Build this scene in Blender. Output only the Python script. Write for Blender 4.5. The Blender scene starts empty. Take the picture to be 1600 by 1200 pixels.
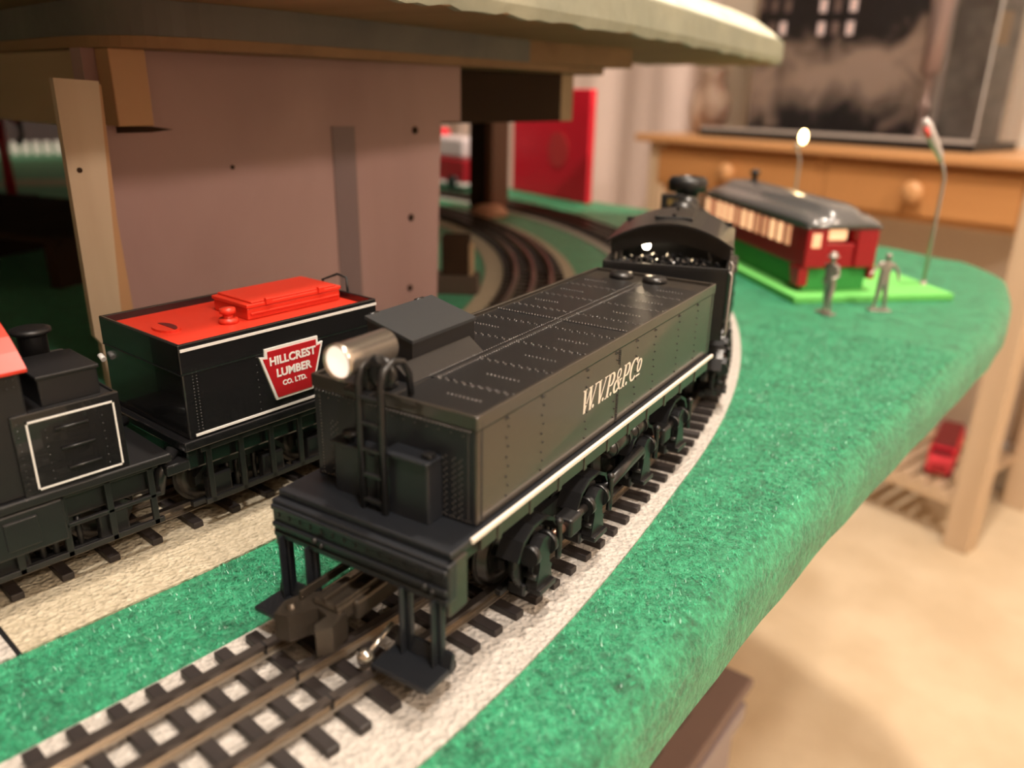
import bpy, bmesh, math, random
from mathutils import Vector, Matrix
import numpy as np
random.seed(7); rng = np.random.default_rng(7)
SC = bpy.context.scene
COL = SC.collection
PI = math.pi

# ---------------------------------------------------------------- camera, world, lamps, exposure
cam_d = bpy.data.cameras.new('camera')
cam = bpy.data.objects.new('camera', cam_d); COL.objects.link(cam)
def cam_axes(yaw, pitch, roll):
    f = Vector((math.sin(yaw)*math.cos(pitch), math.cos(yaw)*math.cos(pitch), -math.sin(pitch)))
    r = Vector((math.cos(yaw), -math.sin(yaw), 0)); u = r.cross(f)
    return math.cos(roll)*r + math.sin(roll)*u, -math.sin(roll)*r + math.cos(roll)*u, f
r_, u_, f_ = cam_axes(-.7168, .3549, .0196)
M = Matrix((r_, u_, -f_)).transposed().to_4x4(); M.translation = Vector((.1585, -.2379, .1596))
cam.matrix_world = M
cam_d.sensor_width = 36; cam_d.lens = 1233.24/1600*36
cam_d.clip_start = .01; cam_d.clip_end = 30
cam_d.dof.use_dof = True; cam_d.dof.focus_distance = .290; cam_d.dof.aperture_fstop = 7.0
SC.camera = cam
SC.view_settings.view_transform = 'Standard'; SC.view_settings.look = 'None'
SC.view_settings.gamma = 1; SC.view_settings.use_curve_mapping = False
SC.view_settings.exposure = 0.0

w = bpy.data.worlds.new('world'); SC.world = w; w.use_nodes = True
w.node_tree.nodes['Background'].inputs[0].default_value = (1.0, .80, .62, 1)
w.node_tree.nodes['Background'].inputs[1].default_value = .25
def area(name, loc, target, size, power, col):
    d = bpy.data.lights.new(name, 'AREA'); d.shape = 'DISK'; d.size = size; d.energy = power; d.color = col
    o = bpy.data.objects.new(name, d); COL.objects.link(o); o.location = loc
    o.rotation_euler = (Vector(target)-Vector(loc)).to_track_quat('-Z', 'Y').to_euler()
    return o
WARM = (1, .83, .66)
area('ceiling_light_over_table', (.55, -.35, 1.62), (.40, -.2, 0), .14, 21, (1, .90, .80))
area('ceiling_light_by_desk', (-.05, .45, 1.62), (-.25, 1.0, 0), .14, 31, (1, .86, .72))
pd = bpy.data.lights.new('added_fill_by_right_wall', 'POINT'); pd.energy = 62; pd.color = (1, .84, .70); pd.shadow_soft_size = .07  # added unseen point light, bounces warm fill off the right wall
po_ = bpy.data.objects.new('added_fill_by_right_wall', pd); COL.objects.link(po_); po_.location = (1.60, -.15, 1.22)

# ---------------------------------------------------------------- materials
def mat(name, col, rough=.5, metal=0., bump=None, vary=None, coat=0., emit=None, spec=.5):
    """bump=(scale, strength, distance[, kind]); vary=(scale, colour2, lo, hi)"""
    m = bpy.data.materials.new(name); m.use_nodes = True
    nt = m.node_tree; b = nt.nodes['Principled BSDF']; L = nt.links
    b.inputs['Base Color'].default_value = (*col, 1); b.inputs['Roughness'].default_value = rough
    b.inputs['Metallic'].default_value = metal; b.inputs['Coat Weight'].default_value = coat
    b.inputs['Specular IOR Level'].default_value = spec
    if vary or bump: tc = nt.nodes.new('ShaderNodeTexCoord')
    if vary:
        n = nt.nodes.new('ShaderNodeTexNoise'); n.inputs['Scale'].default_value = vary[0]; n.inputs['Detail'].default_value = 5
        L.new(tc.outputs['Object'], n.inputs['Vector'])
        r = nt.nodes.new('ShaderNodeValToRGB'); r.color_ramp.elements[0].position = vary[2]; r.color_ramp.elements[1].position = vary[3]
        r.color_ramp.elements[0].color = (*col, 1); r.color_ramp.elements[1].color = (*vary[1], 1)
        L.new(n.outputs['Fac'], r.inputs[0]); L.new(r.outputs[0], b.inputs['Base Color'])
    if bump:
        n = nt.nodes.new('ShaderNodeTexVoronoi' if len(bump) > 3 else 'ShaderNodeTexNoise'); n.inputs['Scale'].default_value = bump[0]
        L.new(tc.outputs['Object'], n.inputs['Vector'])
        p = nt.nodes.new('ShaderNodeBump'); p.inputs['Strength'].default_value = bump[1]; p.inputs['Distance'].default_value = bump[2]
        L.new(n.outputs[0], p.inputs['Height']); L.new(p.outputs[0], b.inputs['Normal'])
    if emit:
        b.inputs['Emission Color'].default_value = (*emit[0], 1); b.inputs['Emission Strength'].default_value = emit[1]
    return m

def wood(name, c1, c2, scale=(3, 40, 40), rough=.5):
    m = bpy.data.materials.new(name); m.use_nodes = True
    nt = m.node_tree; b = nt.nodes['Principled BSDF']; L = nt.links
    tc = nt.nodes.new('ShaderNodeTexCoord'); mp = nt.nodes.new('ShaderNodeMapping'); mp.inputs['Scale'].default_value = scale
    n = nt.nodes.new('ShaderNodeTexNoise'); n.inputs['Scale'].default_value = 1; n.inputs['Detail'].default_value = 6; n.inputs['Distortion'].default_value = .6
    r = nt.nodes.new('ShaderNodeValToRGB'); r.color_ramp.elements[0].position = .3; r.color_ramp.elements[1].position = .7
    r.color_ramp.elements[0].color = (*c1, 1); r.color_ramp.elements[1].color = (*c2, 1)
    L.new(tc.outputs['Object'], mp.inputs[0]); L.new(mp.outputs[0], n.inputs['Vector']); L.new(n.outputs['Fac'], r.inputs[0]); L.new(r.outputs[0], b.inputs['Base Color'])
    p = nt.nodes.new('ShaderNodeBump'); p.inputs['Strength'].default_value = .25; p.inputs['Distance'].default_value = .0004
    L.new(n.outputs['Fac'], p.inputs['Height']); L.new(p.outputs[0], b.inputs['Normal'])
    b.inputs['Roughness'].default_value = rough
    return m

def grass_mat():
    m = bpy.data.materials.new('grass_mat_fibre'); m.use_nodes = True
    nt = m.node_tree; b = nt.nodes['Principled BSDF']; L = nt.links
    tc = nt.nodes.new('ShaderNodeTexCoord')
    n = nt.nodes.new('ShaderNodeTexNoise'); n.inputs['Scale'].default_value = 330; n.inputs['Detail'].default_value = 4; n.inputs['Roughness'].default_value = .7
    n2 = nt.nodes.new('ShaderNodeTexNoise'); n2.inputs['Scale'].default_value = 60
    r = nt.nodes.new('ShaderNodeValToRGB'); e = r.color_ramp.elements
    e[0].position = .34; e[0].color = (.005, .07, .033, 1); e[1].position = .68; e[1].color = (.05, .42, .21, 1)
    x = e.new(.5); x.color = (.018, .22, .105, 1)
    mx = nt.nodes.new('ShaderNodeMix'); mx.data_type = 'FLOAT'; mx.inputs[0].default_value = .3
    L.new(tc.outputs['Object'], n.inputs['Vector']); L.new(tc.outputs['Object'], n2.inputs['Vector'])
    L.new(n.outputs['Fac'], mx.inputs[2]); L.new(n2.outputs['Fac'], mx.inputs[3]); L.new(mx.outputs[0], r.inputs[0]); L.new(r.outputs[0], b.inputs['Base Color'])
    p = nt.nodes.new('ShaderNodeBump'); p.inputs['Strength'].default_value = 1; p.inputs['Distance'].default_value = .0016
    L.new(n.outputs['Fac'], p.inputs['Height']); L.new(p.outputs[0], b.inputs['Normal'])
    b.inputs['Roughness'].default_value = .42; b.inputs['Sheen Weight'].default_value = .25; b.inputs['Sheen Roughness'].default_value = .4
    b.inputs['Sheen Tint'].default_value = (.5, 1, .7, 1)
    return m
def road_mat(name, c1, c2):
    m = bpy.data.materials.new(name); m.use_nodes = True
    nt = m.node_tree; b = nt.nodes['Principled BSDF']; L = nt.links
    tc = nt.nodes.new('ShaderNodeTexCoord')
    v = nt.nodes.new('ShaderNodeTexVoronoi'); v.inputs['Scale'].default_value = 620; v.feature = 'SMOOTH_F1'
    n = nt.nodes.new('ShaderNodeTexNoise'); n.inputs['Scale'].default_value = 420; n.inputs['Detail'].default_value = 3
    add = nt.nodes.new('ShaderNodeMath'); add.operation = 'ADD'
    L.new(tc.outputs['Object'], v.inputs['Vector']); L.new(tc.outputs['Object'], n.inputs['Vector'])
    L.new(v.outputs['Distance'], add.inputs[0]); L.new(n.outputs['Fac'], add.inputs[1])
    p = nt.nodes.new('ShaderNodeBump'); p.inputs['Strength'].default_value = 1; p.inputs['Distance'].default_value = .0010
    L.new(add.outputs[0], p.inputs['Height']); L.new(p.outputs[0], b.inputs['Normal'])
    r = nt.nodes.new('ShaderNodeValToRGB'); r.color_ramp.elements[0].position = .35; r.color_ramp.elements[1].position = .75
    r.color_ramp.elements[0].color = (*c1, 1); r.color_ramp.elements[1].color = (*c2, 1)
    L.new(n.outputs['Fac'], r.inputs[0]); L.new(r.outputs[0], b.inputs['Base Color'])
    b.inputs['Roughness'].default_value = .6
    return m

BLACK = mat('satin_black_plastic', (.012, .012, .013), .32, bump=(900, .12, .0003))
SIDE = mat('gloss_black_plastic', (.034, .029, .024), .30, coat=.35, spec=.5)
GLOSSB = mat('deep_gloss_black', (.010, .010, .011), .24, coat=.5)
SRIV = mat('dark_rivet', (.006, .006, .006), .4)
DBLACK = mat('matte_black_plastic', (.010, .010, .011), .42)
BLUEB = mat('blue_black_paint', (.013, .015, .019), .38)
STRIPE = mat('cream_stripe_paint', (.82, .74, .66), .4)
RIV = mat('rivet_black', (.05, .045, .043), .22, coat=.6)
WHITE = mat('white_paint', (.78, .76, .74), .4)
REDTOP = mat('orange_red_plastic', (.62, .035, .016), .38)
SIGNRED = mat('sign_red', (.42, .012, .018), .35)
CHROME = mat('polished_lamp_shell', (.62, .56, .50), .22, metal=.9)
STEEL = mat('rail_steel', (.14, .12, .11), .30, metal=.8)
DSTEEL = mat('blackened_rail', (.05, .045, .042), .33, metal=.7)
WEB = mat('polished_rail_web', (.42, .37, .31), .14, metal=.95)
FLANGE = mat('rail_flange_metal', (.40, .35, .29), .35, metal=.85)
TIE = mat('brown_black_tie_plastic', (.022, .017, .016), .5, bump=(500, .3, .0003))
BULB = mat('glowing_bulb', (1, .9, .8), .4, emit=((1, .82, .60), 28))
LENS = mat('glowing_headlight', (1, .9, .8), .4, emit=((1, .80, .68), .95))
COPPER = mat('copper_toned_shaft', (.42, .24, .17), .35, metal=.8)
GRASS = grass_mat()
CREAMROAD = road_mat('cream_road_vinyl', (.40, .345, .245), (.56, .49, .365))
GREYROAD = road_mat('pale_grey_road_vinyl', (.41, .38, .345), (.56, .52, .475))
BROWNROAD = GREYROAD
CARPET = mat('beige_carpet', (.70, .56, .38), .95, bump=(260, .8, .004), vary=(9, (.80, .66, .47), .35, .65))
WALL = mat('cream_wall_paint', (.78, .68, .57), .7)
CURTAIN = mat('pale_pink_curtain', (.88, .72, .67), .85, bump=(300, .2, .001))
OAK = wood('honey_oak', (.42, .19, .065), (.56, .27, .10), (1.5, 22, 22), .4)
OAKTOP = wood('honey_oak_top', (.55, .28, .12), (.68, .37, .17), (1.2, 14, 14), .35)
PALEOAK = wood('pale_desk_leg_wood', (.56, .41, .27), (.64, .48, .33), (14, 14, 2), .5)
PLY = wood('pink_washed_plywood', (.30, .175, .165), (.40, .25, .235), (60, 9, 5), .6)
PLYEDGE = wood('raw_plywood', (.22, .12, .06), (.33, .19, .10), (12, 12, 60), .65)
UNDER = wood('deck_underside_ply', (.22, .12, .055), (.30, .17, .08), (6, 30, 30), .7)
PINE = wood('pine_block', (.36, .19, .09), (.46, .26, .13), (20, 20, 4), .6)
BEAMW = wood('tan_beam', (.36, .24, .14), (.44, .30, .18), (4, 30, 30), .6)
STICK = wood('pale_stick_wood', (.42, .32, .22), (.50, .40, .29), (30, 30, 3), .6)
RIM = mat('grey_green_rim_paint', (.25, .26, .20), .6, bump=(60, .5, .002), vary=(18, (.33, .33, .25), .4, .7))
GREYRIM = mat('blue_grey_rim_paint', (.11, .105, .095), .6, bump=(60, .5, .002), vary=(14, (.15, .14, .12), .4, .7))
SCENIC = mat('cream_scenic_grit', (.62, .60, .46), .9, bump=(300, 1, .002), vary=(70, (.75, .72, .58), .4, .6))
DARKW = wood('dark_brown_wood', (.026, .013, .007), (.045, .023, .012), (20, 4, 20), .8); DARKW.node_tree.nodes['Principled BSDF'].inputs['Specular IOR Level'].default_value = .15
REDCARD = mat('bright_red_card', (.72, .006, .030), .5)
REDDISC = mat('dull_red_print', (.58, .035, .040), .5)
COACHRED = mat('maroon_coach_plastic', (.36, .008, .014), .32)
COACHROOF = mat('dark_grey_roof', (.10, .098, .10), .24, coat=.4)
WINLIT = mat('lit_window', (1, .75, .5), .5, emit=((1, .52, .26), 1.15))
WINDIM = mat('dim_lit_window', (1, .6, .4), .5, emit=((1, .40, .20), .55))
LGREEN = mat('bright_green_foam', (.16, .58, .13), .6)
MGREEN = mat('mid_green_foam', (.03, .27, .05), .6)
PEWTER = mat('unpainted_pewter', (.36, .32, .29), .38, metal=.55)
GREYPOLE = mat('grey_lamp_metal', (.34, .31, .29), .4, metal=.4)
COAL = mat('coal', (.012, .012, .013), .16, spec=.8)
BRASS = mat('dull_brass', (.45, .33, .13), .35, metal=.8)

# ---------------------------------------------------------------- mesh helpers
class MB:
    def __init__(s): s.v = []; s.f = []; s.sm = []
    def add(s, vs, fs, smooth=False):
        n = len(s.v); s.v += [tuple(v) for v in vs]; s.f += [tuple(i+n for i in f) for f in fs]; s.sm += [smooth]*len(fs); return s
    def box(s, x0, x1, y0, y1, z0, z1):
        v = [(x, y, z) for z in (z0, z1) for y in (y0, y1) for x in (x0, x1)]
        return s.add(v, [(0, 2, 3, 1), (4, 5, 7, 6), (0, 1, 5, 4), (2, 6, 7, 3), (0, 4, 6, 2), (1, 3, 7, 5)])
    def rbox(s, x0, x1, y0, y1, z0, z1, b):
        """box with chamfered edges"""
        b = min(b, (x1-x0)*.45, (y1-y0)*.45, (z1-z0)*.45)
        bm = bmesh.new(); bmesh.ops.create_cube(bm, size=1)
        for v in bm.verts:
            v.co = Vector((x0+(v.co.x+.5)*(x1-x0), y0+(v.co.y+.5)*(y1-y0), z0+(v.co.z+.5)*(z1-z0)))
        bmesh.ops.bevel(bm, geom=bm.edges[:], offset=b, segments=2, affect='EDGES', profile=.5)
        s.add([v.co[:] for v in bm.verts], [[v.index for v in f.verts] for f in bm.faces]); bm.free(); return s
    def tube(s, pts, rad, n=10, cap=True):
        """round tube through points; rad number or list"""
        P = [Vector(p) for p in pts]; R = rad if isinstance(rad, (list, tuple)) else [rad]*len(P)
        vs = []; up = None
        for i, p in enumerate(P):
            t = (P[min(i+1, len(P)-1)]-P[max(i-1, 0)]).normalized()
            if up is None: up = t.orthogonal().normalized()
            up = (up - t*up.dot(t)).normalized(); q = t.cross(up)
            for k in range(n):
                a = 2*PI*k/n; vs.append(p+(up*math.cos(a)+q*math.sin(a))*R[i])
        fs = []
        for i in range(len(P)-1):
            for k in range(n):
                fs.append((i*n+k, i*n+(k+1) % n, (i+1)*n+(k+1) % n, (i+1)*n+k))
        s.add(vs, fs, True)
        if cap:
            m = len(s.v)-len(vs)
            s.f.append(tuple(m+k for k in reversed(range(n)))); s.sm.append(False)
            e = m+(len(P)-1)*n; s.f.append(tuple(e+k for k in range(n))); s.sm.append(False)
        return s
    def lathe(s, prof, c=(0, 0, 0), axis='z', n=20):
        """prof list of (r, h)"""
        vs = []
        for r, h in prof:
            for k in range(n):
                a = 2*PI*k/n; x, y = r*math.cos(a), r*math.sin(a)
                p = {'z': (x, y, h), 'y': (x, h, y), 'x': (h, x, y)}[axis]
                vs.append((p[0]+c[0], p[1]+c[1], p[2]+c[2]))
        fs = [(i*n+k, i*n+(k+1) % n, (i+1)*n+(k+1) % n, (i+1)*n+k) for i in range(len(prof)-1) for k in range(n)]
        s.add(vs, fs, True); m = len(s.v)-len(vs)
        if prof[0][0] > 1e-6: s.f.append(tuple(m+k for k in reversed(range(n)))); s.sm.append(False)
        if prof[-1][0] > 1e-6: e = m+(len(prof)-1)*n; s.f.append(tuple(e+k for k in range(n))); s.sm.append(False)
        return s
    def prism(s, poly, a, b, axis='z'):
        """polygon extruded a..b along axis: z->(x,y), x->(y,z), y->(x,z)"""
        def P(u, v, h): return {'z': (u, v, h), 'x': (h, u, v), 'y': (u, h, v)}[axis]
        n = len(poly); vs = [P(u, v, a) for u, v in poly]+[P(u, v, b) for u, v in poly]
        fs = [tuple(reversed(range(n))), tuple(range(n, 2*n))]+[(k, (k+1) % n, n+(k+1) % n, n+k) for k in range(n)]
        return s.add(vs, fs)
    def ball(s, c, r, n=8, sc=(1, 1, 1)):
        vs = []; fs = []; m = n//2
        for i in range(m+1):
            t = PI*i/m
            for k in range(n):
                a = 2*PI*k/n; vs.append((c[0]+r*sc[0]*math.sin(t)*math.cos(a), c[1]+r*sc[1]*math.sin(t)*math.sin(a), c[2]+r*sc[2]*math.cos(t)))
        fs = [(i*n+k, (i+1)*n+k, (i+1)*n+(k+1) % n, i*n+(k+1) % n) for i in range(m) for k in range(n)]
        return s.add(vs, fs, True)
    def build(s, name, m, parent=None, kind=None, loc=None, rz=None):
        me = bpy.data.meshes.new(name); me.from_pydata(s.v, [], s.f); me.validate()
        if len(me.polygons) == len(s.sm): me.polygons.foreach_set('use_smooth', s.sm)
        bm = bmesh.new(); bm.from_mesh(me); bmesh.ops.recalc_face_normals(bm, faces=bm.faces[:]); bm.to_mesh(me); bm.free()
        me.materials.append(m); o = bpy.data.objects.new(name, me); COL.objects.link(o)
        if parent is not None: o.parent = parent
        if kind: o['kind'] = kind
        if loc: o.location = loc
        if rz is not None: o.rotation_euler.z = rz
        return o
def box(name, m, parent, *a, b=0, **k):
    mb = MB(); (mb.rbox(*a, b) if b else mb.box(*a)); return mb.build(name, m, parent, **k)
def tag(o, label, cat, group=None):
    o['label'] = label; o['category'] = cat
    if group: o['group'] = group
    return o
def thing(name, label, cat, loc=(0, 0, 0), rz=0, group=None):
    o = bpy.data.objects.new(name, None); o.empty_display_size = .01; COL.objects.link(o); o.location = loc; o.rotation_euler.z = rz
    return tag(o, label, cat, group)
def rivets(pts, ax, r=.00032, h=.00028, n=6):
    """tiny domed rivets at pts, standing out along axis ax ('x','-y','z')"""
    mb = MB(); d = {'x': Vector((1, 0, 0)), '-y': Vector((0, -1, 0)), 'z': Vector((0, 0, 1)), '-x': Vector((-1, 0, 0))}[ax]
    u = d.orthogonal().normalized(); q = d.cross(u)
    for p in pts:
        p = Vector(p); vs = [p+(u*math.cos(2*PI*k/n)+q*math.sin(2*PI*k/n))*r for k in range(n)]
        vs += [p+(u*math.cos(2*PI*k/n)+q*math.sin(2*PI*k/n))*r*.6+d*h*.8 for k in range(n)]+[p+d*h]
        mb.add(vs, [(k, (k+1) % n, n+(k+1) % n, n+k) for k in range(n)]+[(n+k, n+(k+1) % n, 2*n) for k in range(n)], True)
    return mb
def text_mesh(txt, size, bold=.0, shear=0):
    cu = bpy.data.curves.new('lettering', 'FONT'); cu.body = txt; cu.size = size; cu.align_x = 'CENTER'; cu.offset = bold; cu.extrude = .00008; cu.shear = shear; cu.resolution_u = 3
    o = bpy.data.objects.new('lettering', cu); COL.objects.link(o)
    me = bpy.data.meshes.new_from_object(o.evaluated_get(bpy.context.evaluated_depsgraph_get()))
    COL.objects.unlink(o); bpy.data.objects.remove(o)
    return me

# ---------------------------------------------------------------- room (turned 10 degrees against the table)
RZ = -math.radians(10); RO = (-.075, 1.41, 0)
def room(o): o.location = RO; o.rotation_euler.z = RZ; return o
def struct(name, mb, m):
    o = mb.build(name, m); o['kind'] = 'structure'; return o
FZ = -.70
struct('floor', MB().box(-4.5, 4, -4, 3.5, FZ-.05, FZ), CARPET)
room(struct('wall_back', MB().box(-3.9, 3, .38, .48, FZ, 1.75), WALL))
room(struct('wall_left', MB().box(-3.9, -3.8, -4.2, .38, FZ, 1.75), WALL))
room(struct('baseboard_back', MB().rbox(-.75, 3, .365, .3797, FZ, FZ+.115, .004).rbox(-.75, 3, .360, .3797, FZ+.001, FZ+.03, .004), WHITE))
room(struct('wall_right', MB().box(1.95, 2.05, -4.2, .38, FZ, 1.75), WALL))
room(struct('wall_front', MB().box(-3.9, 3.0, -4.3, -4.2, FZ, 1.75), WALL))
struct('ceiling', MB().box(-4.5, 4, -4, 3.5, 1.75, 1.8), mat('white_ceiling', (.82, .78, .72), .8))

# curtain: folded cloth hanging on the back wall
def curtain():
    mb = MB(); nx, nz = 150, 14; vs = []
    for j in range(nz+1):
        z = FZ+.02+(2.2)*j/nz
        for i in range(nx+1):
            x = -2.75+1.76*i/nx; k = i/nx*1.76
            y = .33+.014*math.sin(k*19)+.006*math.sin(k*41+1)+.006*math.sin(z*5+k*9)
            vs.append((x, y, z))
    fs = [(j*(nx+1)+i, j*(nx+1)+i+1, (j+1)*(nx+1)+i+1, (j+1)*(nx+1)+i) for j in range(nz) for i in range(nx)]
    mb.add(vs, fs, True); o = mb.build('curtain', CURTAIN)
    s = o.modifiers.new('s', 'SOLIDIFY'); s.thickness = .003
    room(o); tag(o, 'pale pink cloth curtain hanging in folds left of the wooden desk', 'curtain')
curtain()

# desk
def desk():
    t = thing('desk', 'honey-coloured wooden desk with two drawers and a slatted lower shelf', 'desk', RO, RZ)
    box('desk_top', OAKTOP, t, -.935, .035, -.025, .36, .048, .066, b=.004)
    ap = box('apron', OAK, t, -.885, -.015, .004, .022, -.064, .048)
    for x0, x1, kx in ((-.868, -.432, -.642), (-.405, -.030, -.209)):
        d = box('drawer', OAK, t, x0, x1, -.004, .003, -.052, .036, b=.002)
        MB().lathe([(.009, .0), (.008, -.010), (.018, -.016), (.021, -.024), (.017, -.031), (.006, -.034), (0, -.0345)], (kx, -.004, -.006), 'y', 24).build('knob', OAKTOP, d)
    box('divider', OAK, t, -.430, -.407, -.002, .0035, -.062, .046)
    for x0 in (-.900, -.026):
        for y0 in (-.002, .29):
            box('leg', PALEOAK, t, x0, x0+.05, y0, y0+.05, FZ, .048, b=.003)
    for x0 in (-.895, -.01): box('side_rail', PALEOAK, t, x0, x0+.02, .048, .29, -.06, .048)
    box('shelf_rail', PALEOAK, t, -.85, -.026, .003, .028, -.612, -.589, b=.003)
    box('shelf_rail', PALEOAK, t, -.85, -.026, .295, .32, -.612, -.589, b=.003)
    for i in range(25):
        x = -.845+i*.0335
        box('slat', PALEOAK, t, x, x+.022, .004, .32, -.5889, -.580)
desk()

# toy bus on the shelf of the desk
def bus():
    t = thing('toy_bus', 'red toy bus parked on the lower shelf of the desk', 'toy bus', (-.149, 1.487, -.5799), math.radians(7))
    b = MB(); b.rbox(-.026, .026, 0, .17, .010, .058, .008); b.build('body', REDCARD, t)
    box('hood', mat('pinkish_red_plastic', (.72, .05, .07), .4), t, -.024, .024, -.030, .004, .010, .045, b=.006)
    MB().rbox(-.022, .022, .010, .165, .055, .064, .004).build('roof', mat('dark_red_plastic', (.20, .018, .022), .5), t)
    box('windscreen', DBLACK, t, -.019, .019, -.001, .0005, .0455, .055)
    box('grille', mat('deep_red_plastic', (.35, .01, .02), .4), t, -.015, .015, -.0325, -.0295, .016, .034, b=.001)
    for x in (-.0285, .0225):
        for y in (-.008, .05, .13):
            MB().lathe([(.010, 0), (.010, .006)], (x, y, .010), 'x', 16).build('wheel', DBLACK, t)
bus()

# display case with the night-time city print
def city_mat():
    m = bpy.data.materials.new('night_city_print'); m.use_nodes = True
    nt = m.node_tree; b = nt.nodes['Principled BSDF']; L = nt.links; N = nt.nodes.new
    tc = N('ShaderNodeTexCoord'); sp = N('ShaderNodeSeparateXYZ'); L.new(tc.outputs['Object'], sp.inputs[0])
    def math_(op, a, b_=None, c=None):
        n = N('ShaderNodeMath'); n.operation = op
        for i, q in enumerate((a, b_, c)):
            if q is None: continue
            if isinstance(q, (int, float)): n.inputs[i].default_value = q
            else: L.new(q, n.inputs[i])
        return n.outputs[0]
    X, Z = sp.outputs[0], sp.outputs[2]
    # plume of smoke in the printed picture: rises to the right then spreads
    nz = N('ShaderNodeTexNoise'); nz.inputs['Scale'].default_value = 11; nz.inputs['Detail'].default_value = 6; nz.inputs['Distortion'].default_value = .8
    L.new(tc.outputs['Object'], nz.inputs['Vector'])
    dist = math_('ABSOLUTE', math_('SUBTRACT', Z, math_('MULTIPLY_ADD', X, .13, .280)))
    nn = math_('MULTIPLY_ADD', nz.outputs[0], .30, -.15)
    pl = math_('SUBTRACT', 1, math_('MULTIPLY', math_('ADD', dist, nn), 9.0)); 
    pl = N('ShaderNodeClamp').outputs[0] if False else pl
    cl = N('ShaderNodeClamp'); L.new(pl, cl.inputs[0])
    mx = N('ShaderNodeMix'); mx.data_type = 'RGBA'; mx.inputs[6].default_value = (.035, .030, .034, 1); mx.inputs[7].default_value = (.60, .46, .39, 1)
    L.new(cl.outputs[0], mx.inputs[0]); L.new(mx.outputs[2], b.inputs['Base Color'])
    b.inputs['Roughness'].default_value = .35
    return m
def case():
    t = thing('display_case', 'clear acrylic display case on a black base holding a night city picture', 'display case', RO, RZ)
    box('base', DBLACK, t, -.80, -.150, .06, .26, .0661, .082, b=.003)
    bd = box('picture_board', city_mat(), t, -.845+.05, -.332, .246, .252, .082, .60)
    wl = mat('printed_lit_window', (.85, .62, .55), .6, emit=((1, .75, .66), .38)); wd = mat('printed_dim_window', (.30, .22, .21), .6)
    for (x, z, mm) in [(-.722, .3155, wl), (-.6185, .3110, wl), (-.5455, .3090, wl), (-.6195, .3600, wl), (-.5440, .3575, wl), (-.583, .3590, wd), (-.583, .3100, wd), (-.714, .365, wd), (-.752, .368, wd), (-.786, .371, wd), (-.7525, .317, wd), (-.722, .415, wl), (-.620, .41, wl), (-.583, .41, wl), (-.714, .46, wd), (-.545, .46, wl)]:
        MB().rbox(x-.0085, x+.0085, .2445, .2459, z-.014, z+.014, .003).build('printed_window', mm, bd)
    box('corner_post', mat('frosted_acrylic_edge', (.50, .44, .42), .25), t, -.331, -.315, .240, .254, .082, .60, b=.001)
    box('side_board', mat('grey_reflection_panel', (.13, .115, .105), .3, bump=(25, .5, .01), vary=(22, (.22, .20, .18), .4, .65)), t, -.3145, -.186, .246, .252, .082, .60)  # added panel, mottled grey stands in for the room reflected in the acrylic
    box('tan_reflection_patch', mat('tan_reflection_patch', (.30, .20, .11), .6), t, -.232, -.205, .2435, .2455, .265, .325)  # tan part of that reflection, painted as a flat patch
    ac = bpy.data.materials.new('clear_acrylic'); ac.use_nodes = True; bb = ac.node_tree.nodes['Principled BSDF']
    bb.inputs['Transmission Weight'].default_value = 1; bb.inputs['Roughness'].default_value = .02; bb.inputs['IOR'].default_value = 1.12; bb.inputs['Base Color'].default_value = (.93, .93, .93, 1)
    box('front_pane', ac, t, -.797, -.153, .063, .066, .082, .60)
    box('side_pane', ac, t, -.1562, -.1532, .0662, .257, .082, .60)
    e = mat('bright_acrylic_edge', (.45, .42, .40), .2)
    box('edge_strip', e, t, -.1565, -.1530, .0625, .066, .082, .60)
    box('edge_strip', e, t, -.797, -.157, .0610, .0629, .082, .089)
    # slim pink-silver upright standing in the case
    tw = MB()
    for i, z in enumerate([.090, .20, .232, .27, .31, .35, .40, .46]):
        pass
    MB().lathe([(.014, .082), (.010, .09), (.006, .10), (.006, .135), (.0115, .142), (.0115, .152), (.006, .158), (.006, .205), (.019, .212), (.019, .33), (.021, .34), (.021, .40), (.012, .41), (.008, .47), (0, .48)], (-.305, .16, 0), 'z', 14).build('slim_upright', mat('pink_silver_upright', (.50, .38, .37), .3, metal=.3), t)
case()
o = MB().lathe([(.03, 0), (.045, .02), (.055, .06), (.046, .10), (.028, .13), (.034, .15), (.028, .156), (0, .150)], (0, 0, 0), 'z', 24).build('vase', mat('cream_brown_glaze', (.62, .46, .36), .3, vary=(18, (.34, .19, .13), .45, .62)))
o.location = (Matrix.Translation(RO) @ Matrix.Rotation(RZ, 4, 'Z') @ Vector((-.865, .18, .0661))); tag(o, 'cream and brown mottled vase at the left end of the desk', 'vase')

def backdrop():  # invented cabinet shape, added to turn the bright wall behind the pickets dark
    t = thing('dark_backdrop', 'tall added dark cabinet far back at the left beyond the white pickets', 'backdrop', (-2.95, .2, FZ), math.radians(68)-PI/2)
    dk = mat('dark_purple_brown_backdrop', (.035, .024, .026), .5)
    box('backdrop_body', dk, t, -.2, .2, -1.0, 1.0, .0, 1.5, b=.004)
    for y0 in (-.99, -.33, .34): 
        d = box('backdrop_door', dk, t, .2002, .218, y0, y0+.65, .05, 1.46, b=.003)
        MB().lathe([(.008, .2182), (.008, .228), (.014, .233), (.012, .24), (0, .241)], (0, y0+.06, .75), 'x', 14).build('knob', BRASS, d)
backdrop()
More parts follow.
